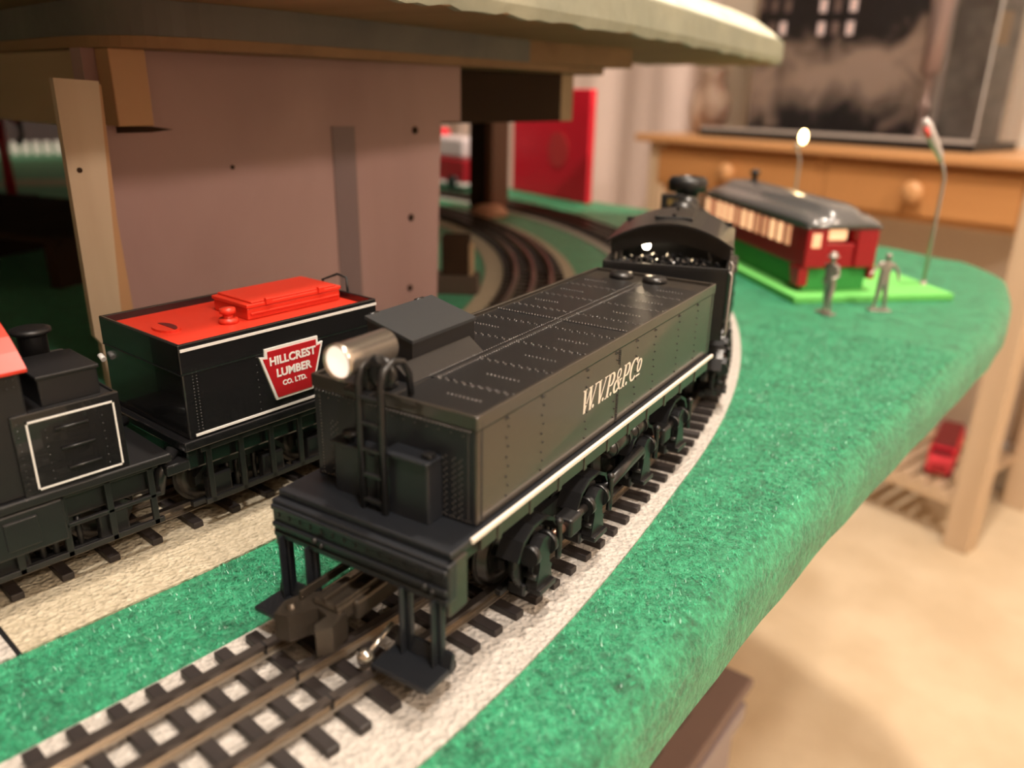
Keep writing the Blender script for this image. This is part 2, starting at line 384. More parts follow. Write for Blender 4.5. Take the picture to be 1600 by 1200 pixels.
# ---------------------------------------------------------------- train table
def outline():
    P = [(.125, -.62), (.098, -.30), (.080, -.15), (.0720, -.085), (.0680, -.04), (.0645, .02), (.0610, .10), (.0595, .20), (.0585, .32), (.0570, .43), (.0515, .51), (.041, .58), (.027, .635), (.006, .677), (-.025, .705), (-.07, .722), (-.16, .748), (-.30, .768), (-.48, .790), (-.70, .835), (-.95, .86), (-1.3, .88), (-2.3, .88), (-2.3, -.62)]
    out = []
    for i in range(len(P)-1):
        a, b = Vector(P[i]), Vector(P[i+1]); n = max(1, int((b-a).length/.02)) if i < 18 else 4
        for k in range(n): out.append(a.lerp(b, k/n))
    out.append(Vector(P[-1])); return out
OUT = outline()
def inset(P, d):
    r = []; n = len(P)
    for i in range(n):
        a, b, c = P[i-1], P[i], P[(i+1) % n]
        t = (b-a).normalized()+(c-b).normalized(); t.normalize(); r.append(b+Vector((-t.y, t.x))*d)
    return r
def table():
    t = thing('train_table', 'low train table under the green grass mat', 'table', (0, 0, 0))
    T = inset(OUT, .009); mb = MB(); mb.prism([p[:] for p in T], -.035, -.0025); mb.build('table_top', PLYEDGE, t)
    for x, y in ((-.25, -.45), (-.25, .60), (-1.9, -.45), (-1.9, .7)): box('leg', PALEOAK, t, x-.03, x+.03, y-.03, y+.03, FZ, -.035)
table()
def mat_mesh():
    mb = MB(); n = len(OUT); rings = []
    prof = [(0, -.032), (-.0005, -.020), (.0006, -.012), (.0028, -.006), (.0065, -.002), (.0115, -.0002), (.017, 0)]
    for d, z in prof:
        rings.append([(p.x, p.y, z+.0008*math.sin(i*1.7)*(1 if z < 0 else 0)) for i, p in enumerate(inset(OUT, d))])
    vs = [v for r in rings for v in r]
    fs = [(j*n+i, j*n+(i+1) % n, (j+1)*n+(i+1) % n, (j+1)*n+i) for j in range(len(prof)-1) for i in range(n)]
    mb.add(vs, fs, True); mb.add([(v[0], v[1], v[2]) for v in rings[-1]], [tuple(range(n))])
    o = mb.build('grass_mat', GRASS); return tag(o, 'bright green grass mat covering the train table and folding over its edge', 'grass mat')
gm = mat_mesh()

CX, CY, Y0 = -.8033, -.13, -.13       # centre of both curves
def on_arc(R, s, off=0):           # s<0: straight part, s>=0 arc length
    if s < 0: return Vector((CX+R+off, Y0+s)), 0.0
    a = s/R; return Vector((CX+(R+off)*math.cos(a), CY+(R+off)*math.sin(a))), a
def band(mb, R, s0, s1, inn, out, z0, z1, step=.012):
    n = max(2, int((s1-s0)/step)); L = []; Q = []
    for i in range(n+1):
        s = s0+(s1-s0)*i/n
        fi = inn(s) if callable(inn) else inn; fo = out(s) if callable(out) else out
        L.append(on_arc(R, s, fi)[0]); Q.append(on_arc(R, s, fo)[0])
    vs = []
    for l, q in zip(L, Q): vs += [(l.x, l.y, z0), (l.x, l.y, z1), (q.x, q.y, z1), (q.x, q.y, z0)]
    fs = [(4*i+k, 4*i+(k+1) % 4, 4*i+4+(k+1) % 4, 4*i+4+k) for i in range(n) for k in range(4)]
    fs += [(0, 1, 2, 3), tuple(4*n+k for k in (3, 2, 1, 0))]
    return mb.add(vs, fs)
def sm(s, a, b): x = min(1, max(0, (s-a)/(b-a))); return x*x*(3-2*x)
o = band(MB(), .8, -.30, 1.9, lambda s: -.039+.008*(1-sm(s, -.03, .12)), lambda s: .0335+.0133*(1-sm(s, -.05, .18))+.004*(1-sm(s, -.12, -.02)), .0001, .0009).build('roadbed_strip', GREYROAD)
tag(o, 'pale grey textured roadbed strip under the outer track', 'roadbed strip')
o = band(MB(), .672, -.0585, 1.75, -.045, lambda s: .0558-.0165*sm(s, .0, .25), .0001, .0009).build('roadbed_strip', CREAMROAD)
tag(o, 'cream textured roadbed strip under the inner track', 'roadbed strip')
o = band(MB(), .672, -.30, -.0600, -.045, .0558, .0001, .0009).build('roadbed_strip', GREYROAD)
tag(o, 'pale grey roadbed piece at the left frame edge, butted against the cream strip', 'roadbed strip')

band(MB(), .672, -.0600, -.0585, -.045, .0556, .0001, .0004, step=.0005).build('seam_strip', DBLACK, o)
# short fibres standing out of the mat in the foreground
def fibres():
    N = 90000
    x = rng.uniform(-.078, .085, N); y = rng.uniform(-.28, .34, N)
    keep = []
    th = np.arctan2(y-CY, x-CX); rad = np.hypot(x-CX, y-CY)
    s = np.where(y < Y0, y-Y0, .8*th); rr = np.where(y < Y0, x-CX, rad)
    out = .8+np.array([.0335+.0133*(1-sm(a, -.05, .18))+.004*(1-sm(a, -.12, -.02)) for a in s])
    inn = .8+np.array([-.039+.008*(1-sm(a, -.03, .12)) for a in s])
    edge = np.interp(y, [p.y for p in OUT[:60]], [p.x for p in OUT[:60]])-.006
    s2 = np.where(y < Y0, y-Y0, .672*th); i2 = .672+.0558-.0165*np.array([sm(a, 0, .25) for a in s2])
    k = (((rr > out+.0005) & (x < edge)) | ((rr < inn-.0005) & (rr > i2+.0005)))
    x, y = x[k], y[k]; N = len(x)
    a = rng.uniform(0, 2*PI, N); L = rng.uniform(.0009, .0024, N); el = rng.uniform(.1, .8, N); wd = rng.uniform(.00010, .00022, N)
    dx, dy = np.cos(a), np.sin(a)
    p0 = np.stack([x-dy*wd, y+dx*wd, np.full(N, -.0001)], 1); p1 = np.stack([x+dy*wd, y-dx*wd, np.full(N, -.0001)], 1)
    p2 = np.stack([x+dx*L*np.cos(el), y+dy*L*np.cos(el), .0002+L*np.sin(el)*.8], 1)
    v = np.stack([p0, p1, p2], 1).reshape(-1, 3)
    me = bpy.data.meshes.new('grass_fibres'); me.vertices.add(3*N); me.vertices.foreach_set('co', v.ravel())
    me.loops.add(3*N); me.loops.foreach_set('vertex_index', np.arange(3*N)); me.polygons.add(N)
    me.polygons.foreach_set('loop_start', np.arange(N)*3); me.polygons.foreach_set('loop_total', np.full(N, 3)); me.update()
    m = mat('grass_fibre', (.008, .13, .06), .30, vary=(260, (.06, .50, .26), .38, .62)); me.materials.append(m)
    o = bpy.data.objects.new('grass_fibres', me); COL.objects.link(o); o.parent = gm; o['kind'] = 'stuff'
fibres()

# ---------------------------------------------------------------- tracks
tie_me = MB().rbox(-.0278, .0278, -.0020, .0020, 0, .0026, .0004).build('tie', TIE); tie_mesh = tie_me.data
bpy.data.objects.remove(tie_me)
def track(label, R, s0, s1, sp, phase, z, joint=None):
    t = thing('railroad_track', label, 'track', (0, 0, z))
    for off, mm in ((-.016, STEEL), (0, STEEL), (.016, STEEL)):
        ro = band(MB(), R, s0, s1, off-.0013, off+.0013, .0050, .0064).build('rail', mm, t)
        band(MB(), R, s0, s1, off-.0006, off+.0006, .0030, .0053).build('rail_web', WEB, ro)
        if off or True:
            band(MB(), R, s0, s1, off-.0022, off+.0022, .00262, .0030).build('rail_flange', FLANGE, ro)
        if joint is not None:
            band(MB(), R, joint-.0003, joint+.0003, off-.0013, off+.0013, .0032, .00648, step=.0002).build('joint_gap', DBLACK, ro)
    n = int((s1-s0)/sp)
    for i in range(n):
        s = s0+phase+i*sp; p, a = on_arc(R, s)
        o = bpy.data.objects.new('tie', tie_mesh); COL.objects.link(o); o.parent = t; o.location = (p.x, p.y, 0); o.rotation_euler.z = a
track('outer three-rail track carrying the black locomotive and tender, ties on grey roadbed', .8, -.30, 1.75, .0103, .0022, .0009, joint=-.012)
track('inner three-rail track on cream roadbed under the red-topped tender', .672, -.30, 1.60, .0155, .0021, .0009)

# ---------------------------------------------------------------- running gear shared by the geared engines
def truck(parent, x0, y0, hw_=.019, shiny=True):
    """two-axle geared truck centred at y0 with frames, wheels, gears and line shaft on the right"""
    a = hw_+.008; t = MB()
    for sx in (-1, 1):
        q = x0+sx*.0235
        t.prism([(y0-a, .0210), (y0-.012, .0280), (y0+.012, .0280), (y0+a, .0210), (y0+a, .0175), (y0+.010, .0225), (y0-.010, .0225), (y0-a, .0175)], q-.0011, q+.0011, 'x')
        t.rbox(q-.0013, q+.0013, y0-a-.002, y0+a+.002, .0090, .0112, .0004)
        for dy in (-.006, -.002, .002, .006): t.tube([(q, y0+dy, .0112), (q, y0+dy, .0225)], .0010, 8)
    t.rbox(x0-.023, x0+.023, y0-.006, y0+.006, .016, .028, .001)
    fr = t.build('truck_frame', DBLACK, parent)
    G = .0245 if shiny else .0195
    for dy in (-hw_, hw_):
        wb = MB()
        for sx in (-1, 1):
            h = x0+sx*.0165
            wb.lathe([(.0122, h-.0006*sx-.0), (.0122, h-sx*.0016), (.0110, h-sx*.0016), (.0107, h+sx*.0022), (.007, h+sx*.0022), (.006, h+sx*.0012), (.0025, h+sx*.003), (0, h+sx*.003)], (0, y0+dy, .0183), 'x', 28)
        wb.tube([(x0-.022, y0+dy, .0183), (x0+.022, y0+dy, .0183)], .0018, 10)
        wb.build('wheel_set', DSTEEL, fr)
        if not shiny:
            b = MB(); b.rbox(x0+.0245, x0+.0285, y0+dy-.0050, y0+dy+.0050, .0115, .0215, .0008); b.build('journal_box', DBLACK, fr); continue
        g = MB()     # bevel gear disc with teeth, on the right side
        pr = [(.0030, .0262), (.0088, .0262), (.0104, .0290), (.0098, .0298), (.004, .0280), (.004, .0312), (0, .0312)]
        g.lathe([(r, x0+h) for r, h in pr], (0, y0+dy, .0205), 'x', 28)
        for k in range(22):
            an = 2*PI*k/22; g.ball((x0+.0292, y0+dy+.0100*math.cos(an), .0205+.0100*math.sin(an)), .0007, 4)
        g.build('bevel_gear', DBLACK, fr)
        b = MB()     # polygonal guard over the gear, tall bearing block and clamp
        arc = [(y0+dy+.0135*math.cos(an), .0225+.0122*math.sin(an)) for an in [PI*(k+.5)/6 for k in range(6)]]
        arc2 = [(y0+dy+.0122*math.cos(an), .0225+.0110*math.sin(an)) for an in [PI*(k+.5)/6 for k in range(5, -1, -1)]]
        b.prism(arc+arc2, x0+.0245, x0+.0325, 'x').build('gear_guard', BLACK, fr)
        b = MB(); b.prism([(y0+dy-.0050, .0125), (y0+dy+.0050, .0125), (y0+dy+.0030, .0200), (y0+dy+.0036, .0270), (y0+dy+.0012, .0292), (y0+dy-.0012, .0292), (y0+dy-.0036, .0270), (y0+dy-.0030, .0200)], x0+.0308, x0+.0348, 'x')
        b.rbox(x0+.0245, x0+.0310, y0+dy-.0060, y0+dy+.0060, .0085, .0130, .0008)
        b.rbox(x0+.0310, x0+.0364, y0+dy-.0050, y0+dy+.0050, .0105, .0125, .0004)
        b.tube([(x0+.0325, y0+dy+.0036, G), (x0+.0325, y0+dy+.0056, G)], .0040, 16)
        for yy in (-.0062, .0062): b.tube([(x0+.0300, y0+dy+yy*.7, .0165), (x0+.0345, y0+dy+yy*.7, .0165)], .0010, 8).rbox(x0+.0310, x0+.0330, y0+dy+yy*.6-.0006, y0+dy+yy*.6+.0006, .0125, .0250, .0002)
        b.tube([(x0+.0325, y0+dy-.0066, G), (x0+.0325, y0+dy-.0040, G)], .0034, 14)
        b.build('bearing_block', BLACK, fr)
        MB().tube([(x0+.0350, y0+dy+.0075+.0030*math.cos(an)*.3, .0235+.0075*math.sin(an)) for an in [-.9, -.4, 0, .4, .9, 1.4]], .0011, 8).ball((x0+.0352, y0+dy+.0077, .0312), .0015, 8).build('clamp', BLACK, fr)
    if shiny:
        for ya, yb in ((y0-hw_+.0068, y0-.004), (y0+.004, y0+hw_-.0068)):
            MB().tube([(x0+.0325, ya, G), (x0+.0325, yb, G)], .0016, 12).build('line_shaft', COPPER if ya < y0 else DSTEEL, fr)
        MB().rbox(x0+.0290, x0+.0360, y0-.004, y0+.004, G-.0034, G+.0034, .0010).build('universal_joint', DBLACK, fr)
    return fr

# ---------------------------------------------------------------- big black tender
def tender():
    T = thing('locomotive_tender', 'black tender lettered W.V.P.&P.Co. in cream with a lit rear headlight', 'tender', (-.0044, -.1038, .0), .1608)
    hw, zb, zt, L = .03025, .0455, .0789, .192
    b = MB(); b.rbox(-hw, hw, 0, L, zb, zt-.0014, .0007); body = b.build('tank_body', SIDE, T)
    # raised rim round the tank top
    r = MB()
    r.rbox(hw-.0010, hw+.0003, -.0003, L, zt-.0042, zt, .0003).rbox(-hw-.0003, -hw+.0010, -.0003, L, zt-.0042, zt, .0003)
    r.rbox(-hw, hw, -.0004, .0008, zt-.0042, zt, .0003).rbox(-hw, hw, L-.001, L+.0003, zt-.0042, zt, .0003)
    r.build('top_rim', SIDE, T)
    # top deck sheets: panels split by a long seam and cross seams
    d = MB(); zs = zt-.0014
    xs = [-.0285, 0.0, .0285]; ys = [.0012, .0215, .044, .0665, .089, .1115, .134, .157, .1765]
    for i in range(2):
        for j in range(len(ys)-1):
            d.rbox(xs[i]+.0003, xs[i+1]-.0003, ys[j]+.00025, ys[j+1]-.00025, zs-.0003, zs+.00035, .0002)
    d.rbox(-.0009, .0009, .020, .175, zs, zs+.0007, .0002); d.rbox(-.028, .028, .0985, .1003, zs, zs+.0006, .0002)
    d.build('deck_plates', BLACK, T)
    zr = zs+.00035; pt = []
    for y in ys[1:-1]:
        for k in range(38):
            x = -.0275+k*.0015; pt.append((x, y-.0010+(.0011 if k % 2 else 0), zr))
    for y in np.arange(.021, .175, .0014): pt += [(-.0015, y, zr), (.0015, y, zr)]
    for j, y in enumerate(ys[:-1]):
        for k in range(9): pt += [(.012+k*.0014, y+.0105, zr), (-.024+k*.0013, y+.0105, zr)]
    for k in range(44): pt.append((-.028+k*.0013, .0994, zr+.0002))
    rivets(pt, 'z', .00042, .00042).build('deck_rivets', RIV, T, 'stuff')
    # side rivets and seams
    ps = []
    for y in (.0150, .0350, .0645, .0870, .1050, .1225, .1480, .1700):
        for k in range(9): ps.append((hw, y+(.0006 if k % 2 else -.0003), zb+.0035+k*.0031))
        ps += [(hw, y-.0007, zt-.0055), (hw, y+.0005, zt-.0055)]
    for k in range(34): ps += [(hw, .0022, zb+.001+k*.00092)]
    for k in range(34): ps += [(hw, L-.003, zb+.001+k*.00092)]
    for k in range(40): ps += [(hw, .0895, zb+.001+k*.0007)]
    ps = [q for q in ps if not (.082 < q[1] < .0925 and .0570 < q[2] < .0685)]
    rivets(ps, 'x', .00042, .0005).build('side_rivets', SRIV, T, 'stuff')
    MB().box(hw-.0002, hw+.00014, 0, L, zt-.0046, zt-.0043).box(hw-.0002, hw+.00010, .0905, .0907, zb, zt-.005).build('side_seam', DBLACK, T)
    # back rivets
    pb = []
    for k in range(42): pb += [(-.0285+k*.00138, -.0004, zt-.0048)]
    for k in range(0, 42, 3): pb.append((-.028+k*.00138, 0, zt-.0066))
    for x in (-.0275, .0275):
        for k in range(26): pb.append((x, 0, zb+.0015+k*.00108))
    for x in (.0192, .0222, .0245):
        for k in range(20): pb.append((x+.0008*(k % 2), 0, zb+.0015+k*.00095))
    for x in (-.0235, -.0215):
        for k in range(20): pb.append((x+.0008*(k % 2), 0, zb+.0015+k*.00095))
    for k in range(42): pb.append((-.0285+k*.00138, 0, zb+.0010))
    rivets(pb, '-y', .00040, .0005).build('back_rivets', RIV, T, 'stuff')
    MB().box(-hw+.0007, hw-.0007, -.00025, .0003, zb+.0005, zt-.0045).build('back_plate', BLUEB, T)
    # running board with cream edge line
    box('running_board', BLUEB, T, -.0325, .0325, -.0150, L-.001, .0432, .0455, b=.0005)
    MB().rbox(.0320, .0332, -.0060, L-.001, .0441, .0457, .0003).build('edge_stripe', STRIPE, T)
    f = MB(); f.rbox(.0310, .0318, .000, L-.004, .0385, .0432, .0003).rbox(-.0318, -.0310, 0, L-.004, .0385, .0432, .0003).rbox(-.024, .024, 0, L-.01, .030, .0432, .001)
    for y in np.arange(.008, L-.01, .018): f.rbox(.030, .0322, y, y+.0022, .0378, .0432, .0003)
    f.build('frame', SIDE, T)
    # end beam with two raised bars, side bracket and bolts
    e = MB(); e.rbox(-.0330, .0335, -.0175, -.0135, .0315, .0432, .0006); bm_ = e.build('end_beam', BLUEB, T)
    e = MB(); e.rbox(-.0325, .0332, -.0186, -.0172, .0402, .0420, .0005).rbox(-.0325, .0332, -.0186, -.0172, .0345, .0362, .0005).rbox(-.0325, .0332, -.0181, -.0172, .0310, .0330, .0004).build('beam_bar', BLUEB, bm_)
    rivets([(x, -.0176, z) for x in np.arange(-.030, .032, .0044) for z in (.0382, .0392)], '-y', .0004, .0004).build('beam_rivets', BLUEB, bm_, 'stuff')
    for xa in (.0318, -.0332): MB().rbox(xa, xa+.0014, -.0170, -.0085, .0270, .0432, .0004).build('side_bracket', SIDE, bm_)
    for x in (-.014, .0265): MB().ball((x, -.0190, .0358), .0011, 8).ball((x+.0024, -.0188, .0348), .0008, 8).build('bolt', BLACK, bm_)
    # footboards hung from the beam
    for sx in (-1, 1):
        fb = MB(); c = sx*.0235
        fb.rbox(c-.0100, c+.0100, -.0275, -.0172, .0088, .0104, .0004); fb.prism([(-.0172, .0104), (-.0160, .0145), (-.0150, .0145), (-.0150, .0088), (-.0172, .0088)], c-.0100, c+.0100, 'x')
        o = fb.build('footboard', BLUEB, T)
        for dx in (-.0055, .0055): MB().rbox(c+dx-.0016, c+dx+.0016, -.0172, -.0150, .0095, .0320, .0005).rbox(c+dx-.0004, c+dx+.0004, -.0196, -.0172, .0104, .0320, .0002).build('hanger', BLUEB, o)
    # knuckle coupler swung to the left
    OM = mat('oiled_brown_black_metal', (.085, .070, .055), .30, metal=.65)
    c = MB(); c.rbox(-.0075, .0025, -.020, .010, .0150, .0215, .0010); c.rbox(-.0095, .0010, -.026, -.012, .0165, .0222, .0010)
    c.prism([(-.0150, -.024), (-.0095, -.019), (-.002, -.019), (.0020, -.024), (.0035, -.031), (.0010, -.0350), (-.0012, -.0330), (-.0015, -.0280), (-.0060, -.0270), (-.0080, -.0300), (-.0100, -.0345), (-.0145, -.0355), (-.0165, -.030)], .0120, .0205)
    co = c.build('coupler', OM, T)
    c = MB(); c.rbox(-.0135, -.0125, -.027, .000, .0205, .0235, .0003).rbox(-.0050, -.0040, -.026, .002, .0218, .0240, .0003).rbox(-.0005, .0005, -.026, .002, .0210, .0232, .0003); c.build('coupler_ribs', OM, co)
    MB().tube([(-.0125, -.0310, .0100), (-.0125, -.0310, .0225)], .0014, 10).build('coupler_pin', OM, co)
    MB().lathe([(.0022, 0), (.0026, .002), (.0016, .004), (0, .0045)], (.0085, -.024, .0062), 'z', 12).tube([(.0085, -.024, .008), (.0085, -.012, .012)], .0008, 8).build('pickup_stud', CHROME, co)
    # boxes, lids, knob on the back plate
    bx = MB(); bx.rbox(-.0180, -.0005, -.0052, .0002, .0452, .0615, .0005).rbox(-.0185, -.0000, -.0062, .0002, .0610, .0622, .0003); o = bx.build('equipment_box', BLUEB, T)
    bx = MB(); bx.lathe([(.0012, .0622), (.0012, .0640), (.0024, .0642), (.0024, .0654), (0, .0656)], (-.0125, -.0035, 0), 'z', 12); bx.build('knob', BLACK, o)
    bx = MB(); bx.rbox(.0030, .0185, -.0066, .0002, .0452, .0640, .0006).rbox(.0027, .0189, -.0074, .0002, .0634, .0646, .0003); o = bx.build('equipment_box', BLUEB, T)
    bx = MB(); bx.rbox(.0150, .0180, -.0050, -.0020, .0646, .0662, .0003).build('latch', BLACK, o)
    # ladder
    for x in (-.0035, .0045):
        MB().tube([(x, -.0085, .0455), (x, -.0085, .078), (x, -.0085, .0850), (x, -.0070, .0885), (x, -.0030, .0902), (x, .0010, .0890), (x, .0035, .0850), (x, .0042, .0785)], .00105, 8).build('ladder_rail', BLACK, T)
    for z in (.0485, .0565, .0645, .0725, .0800): MB().rbox(-.0038, .0048, -.0092, -.0076, z-.0005, z+.0005, .0002).build('ladder_rung', BLACK, T)
    MB().lathe([(.0018, -.0016), (.0030, -.0016), (.0048, -.0010), (.0052, 0), (.0048, .0010), (.0030, .0016), (.0018, .0016)], (-.0005, -.0020, .0855), 'y', 20).build('ring_bracket', BLACK, T)
    # headlight
    hx, hz = -.0075, .0900
    lampm = MB().lathe([(.0035, .0085), (.0048, .0080), (.0048, -.0100), (.0051, -.0104), (.0051, -.0122), (.0047, -.0124), (.0042, -.0100), (.0030, -.0078), (.0010, -.0068), (0, -.0067)], (hx, 0, hz), 'y', 32)
    hl = lampm.build('headlight', CHROME, T)
    MB().lathe([(.0044, -.0116), (.0036, -.0092), (.0022, -.0078), (0, -.0073)], (hx, 0, hz), 'y', 24).build('reflector', LENS, hl)
    MB().ball((hx+.0006, -.0090, hz), .0013, 10).build('bulb', BULB, hl)
    MB().rbox(hx-.0025, hx+.0025, -.003, .006, .0790, .0860, .0006).rbox(hx-.0055, hx+.0045, -.005, .008, .0780, .0795, .0004).build('headlight_bracket', BLACK, hl)
    d = bpy.data.lights.new('headlight_bulb', 'SPOT'); d.energy = .02; d.spot_size = 2.2; d.color = (1, .85, .7); d.shadow_soft_size = .003
    lo = bpy.data.objects.new('headlight_bulb', d); COL.objects.link(lo); lo.parent = hl; lo.location = (hx, -.0128, hz); lo.rotation_euler = (-PI/2, 0, 0)
    # sloped-lid box on the tank top
    tb = MB(); tb.prism([(-.0255, zs), (-.0075, zs), (-.0075, zt+.0085), (-.0255, zt+.0132)], .020, .053, 'y'); o = tb.build('tank_box', DBLACK, T)
    tb = MB(); tb.prism([(-.0260, zt+.0130), (-.0070, zt+.0082), (-.0070, zt+.0093), (-.0260, zt+.0141)], .0195, .0535, 'y'); tb.build('lid', mat('blue_grey_lid', (.028, .031, .035), .34), o)
    MB().prism([(-.0075, zs+.0048), (-.0075, zs), (-.001, zs)], .012, .050, 'y').build('fillet_plate', BLACK, o)
    for y in (.024, .047): MB().tube([(-.0262, y-.002, zt+.0136), (-.0262, y+.002, zt+.0136)], .0008, 8).build('hinge', BLACK, o)
    # filler hatches at the front end
    for x in (-.013, .004): MB().lathe([(.0058, zs), (.0058, zs+.0014), (.0050, zs+.0024), (.002, zs+.0028), (0, zs+.0028)], (x, .1835, 0), 'z', 22).build('filler_hatch', BLACK, T)
    # small air tanks under the board, right side
    for y0, y1 in ((.090, .1065), (.1095, .1225)):
        MB().lathe([(.0001, y0-.0012), (.0036, y0), (.0036, y1), (.0001, y1+.0012)], (.0272, 0, .0338), 'y', 20).lathe([(.0040, y0+.002), (.0040, y0+.0032)], (.0272, 0, .0338), 'y', 20).lathe([(.0040, y1-.003), (.0040, y1-.0018)], (.0272, 0, .0338), 'y', 20).ball((.0285, y0-.001, .0365), .0013, 8).build('air_tank', BLACK, T)
    truck(T, .0010, .049); truck(T, -.0020, .137)
    j = MB(); j.tube([(.0330, .075, .0245), (.0318, .112, .0262)], .0022, 12); j.build('drive_shaft', BLACK, T)
    # wire under the frame
    letters(T, hw)
    return T

def letters(T, hw):
    """W.V.P.&P.Co. in slanted serif letters, cream"""
    mb = MB(); H = .0085; SH = .30
    def P(x, y): return (x+y*SH)
    def poly(pts, x0):
        n = len(pts); vs = [(hw+.00012, .0602+x0+(x+y*SH)*H, .0583+y*H) for x, y in pts]
        area_ = sum(pts[i][0]*pts[(i+1) % n][1]-pts[(i+1) % n][0]*pts[i][1] for i in range(n))
        vs2 = [(hw-.0001, v[1], v[2]) for v in vs]
        mb.add(vs+vs2, [tuple(range(n))]+[(i, (i+1) % n, n+(i+1) % n, n+i) for i in range(n)])
    def stroke(pts, ws, x0):
        for i in range(len(pts)-1):
            a, b = Vector(pts[i]), Vector(pts[i+1]); d = (b-a); 
            if d.length < 1e-6: continue
            def nrm(k):
                p = Vector(pts[max(0, k-1)]); q = Vector(pts[min(len(pts)-1, k+1)]); t = (q-p).normalized(); return Vector((-t.y, t.x))
            na, nb = nrm(i)*ws[i]/2, nrm(i+1)*ws[i+1]/2
            poly([(a-na)[:], (b-nb)[:], (b+nb)[:], (a+na)[:]], x0)
    TK, TN = .17, .055
    def serif(x, y, x0, w_=.30): poly([(x-w_/2, y), (x+w_/2, y), (x+w_/2, y+.05), (x-w_/2, y+.05)], x0)
    def para(x1, y1, x2, y2, w_, x0): poly([(x1-w_/2, y1), (x1+w_/2, y1), (x2+w_/2, y2), (x2-w_/2, y2)], x0)
    def dot(x, x0): poly([(x+.075*math.cos(2*PI*k/8), .075+.075*math.sin(2*PI*k/8)) for k in range(8)], x0)
    def arc(cx, cy, rx, ry, a0, a1, x0, tk, tn, n=14):
        pts = []; ws = []
        for k in range(n+1):
            a = a0+(a1-a0)*k/n; pts.append((cx+rx*math.cos(a), cy+ry*math.sin(a))); ws.append(tn+(tk-tn)*abs(math.cos(a)))
        stroke(pts, ws, x0)
    k = H
    def W(x0):
        para(.36, 0, .10, 1, TK, x0); para(.36, 0, .60, 1, TN, x0); para(.86, 0, .60, 1, TK, x0); para(.86, 0, 1.10, 1, TN, x0)
        serif(.10, .95, x0); serif(.60, .95, x0); serif(1.10, .95, x0, .26)
    def V(x0):
        para(.40, 0, .12, 1, TK, x0); para(.40, 0, .70, 1, TN, x0); serif(.12, .95, x0); serif(.70, .95, x0, .26)
    def Pp(x0):
        para(.18, 0, .18, 1, TK, x0); serif(.18, 0, x0, .36); poly([(.0, .95), (.40, .95), (.40, 1), (.0, 1)], x0); poly([(.2, .45), (.42, .45), (.42, .50), (.2, .50)], x0)
        arc(.40, .725, .22, .25, -PI/2, PI/2, x0, TK, TN)
    def amp(x0):
        arc(.38, .76, .16, .20, 0, 2*PI, x0, .10, TN); arc(.30, .27, .24, .25, PI*.45, PI*1.75, x0, TK, TN)
        stroke([(.26, .64), (.42, .38), (.60, .12), (.72, .03)], [.13, .15, .13, .06], x0); stroke([(.47, .08), (.60, .25), (.66, .46)], [TN, TN, TN], x0); serif(.64, .44, x0, .26)
    def C(x0):
        arc(.45, .5, .34, .47, PI*.22, PI*1.75, x0, TK, TN, 20); poly([(.66, .70), (.73, .70), (.73, .98), (.68, .98)], x0)
    def o_(x0):
        arc(.26, .55, .19, .27, 0, 2*PI, x0, .13, TN, 18); poly([(.06, .08), (.46, .08), (.46, .15), (.06, .15)], x0)
    x = 0
    for fn, adv, dt in ((W, 1.20, True), (V, .80, True), (Pp, .64, True), (amp, .82, False), (Pp, .64, True), (C, .76, False), (o_, .5, False)):
        fn(x*k)
        x += adv
        if dt: dot(x-.12, 0*k+x*0) if False else poly([(x-.10+.08*math.cos(2*PI*q/8), .08+.08*math.sin(2*PI*q/8)) for q in range(8)], 0); x += .10
    mb.build('side_lettering', STRIPE, T)
TEND = tender()

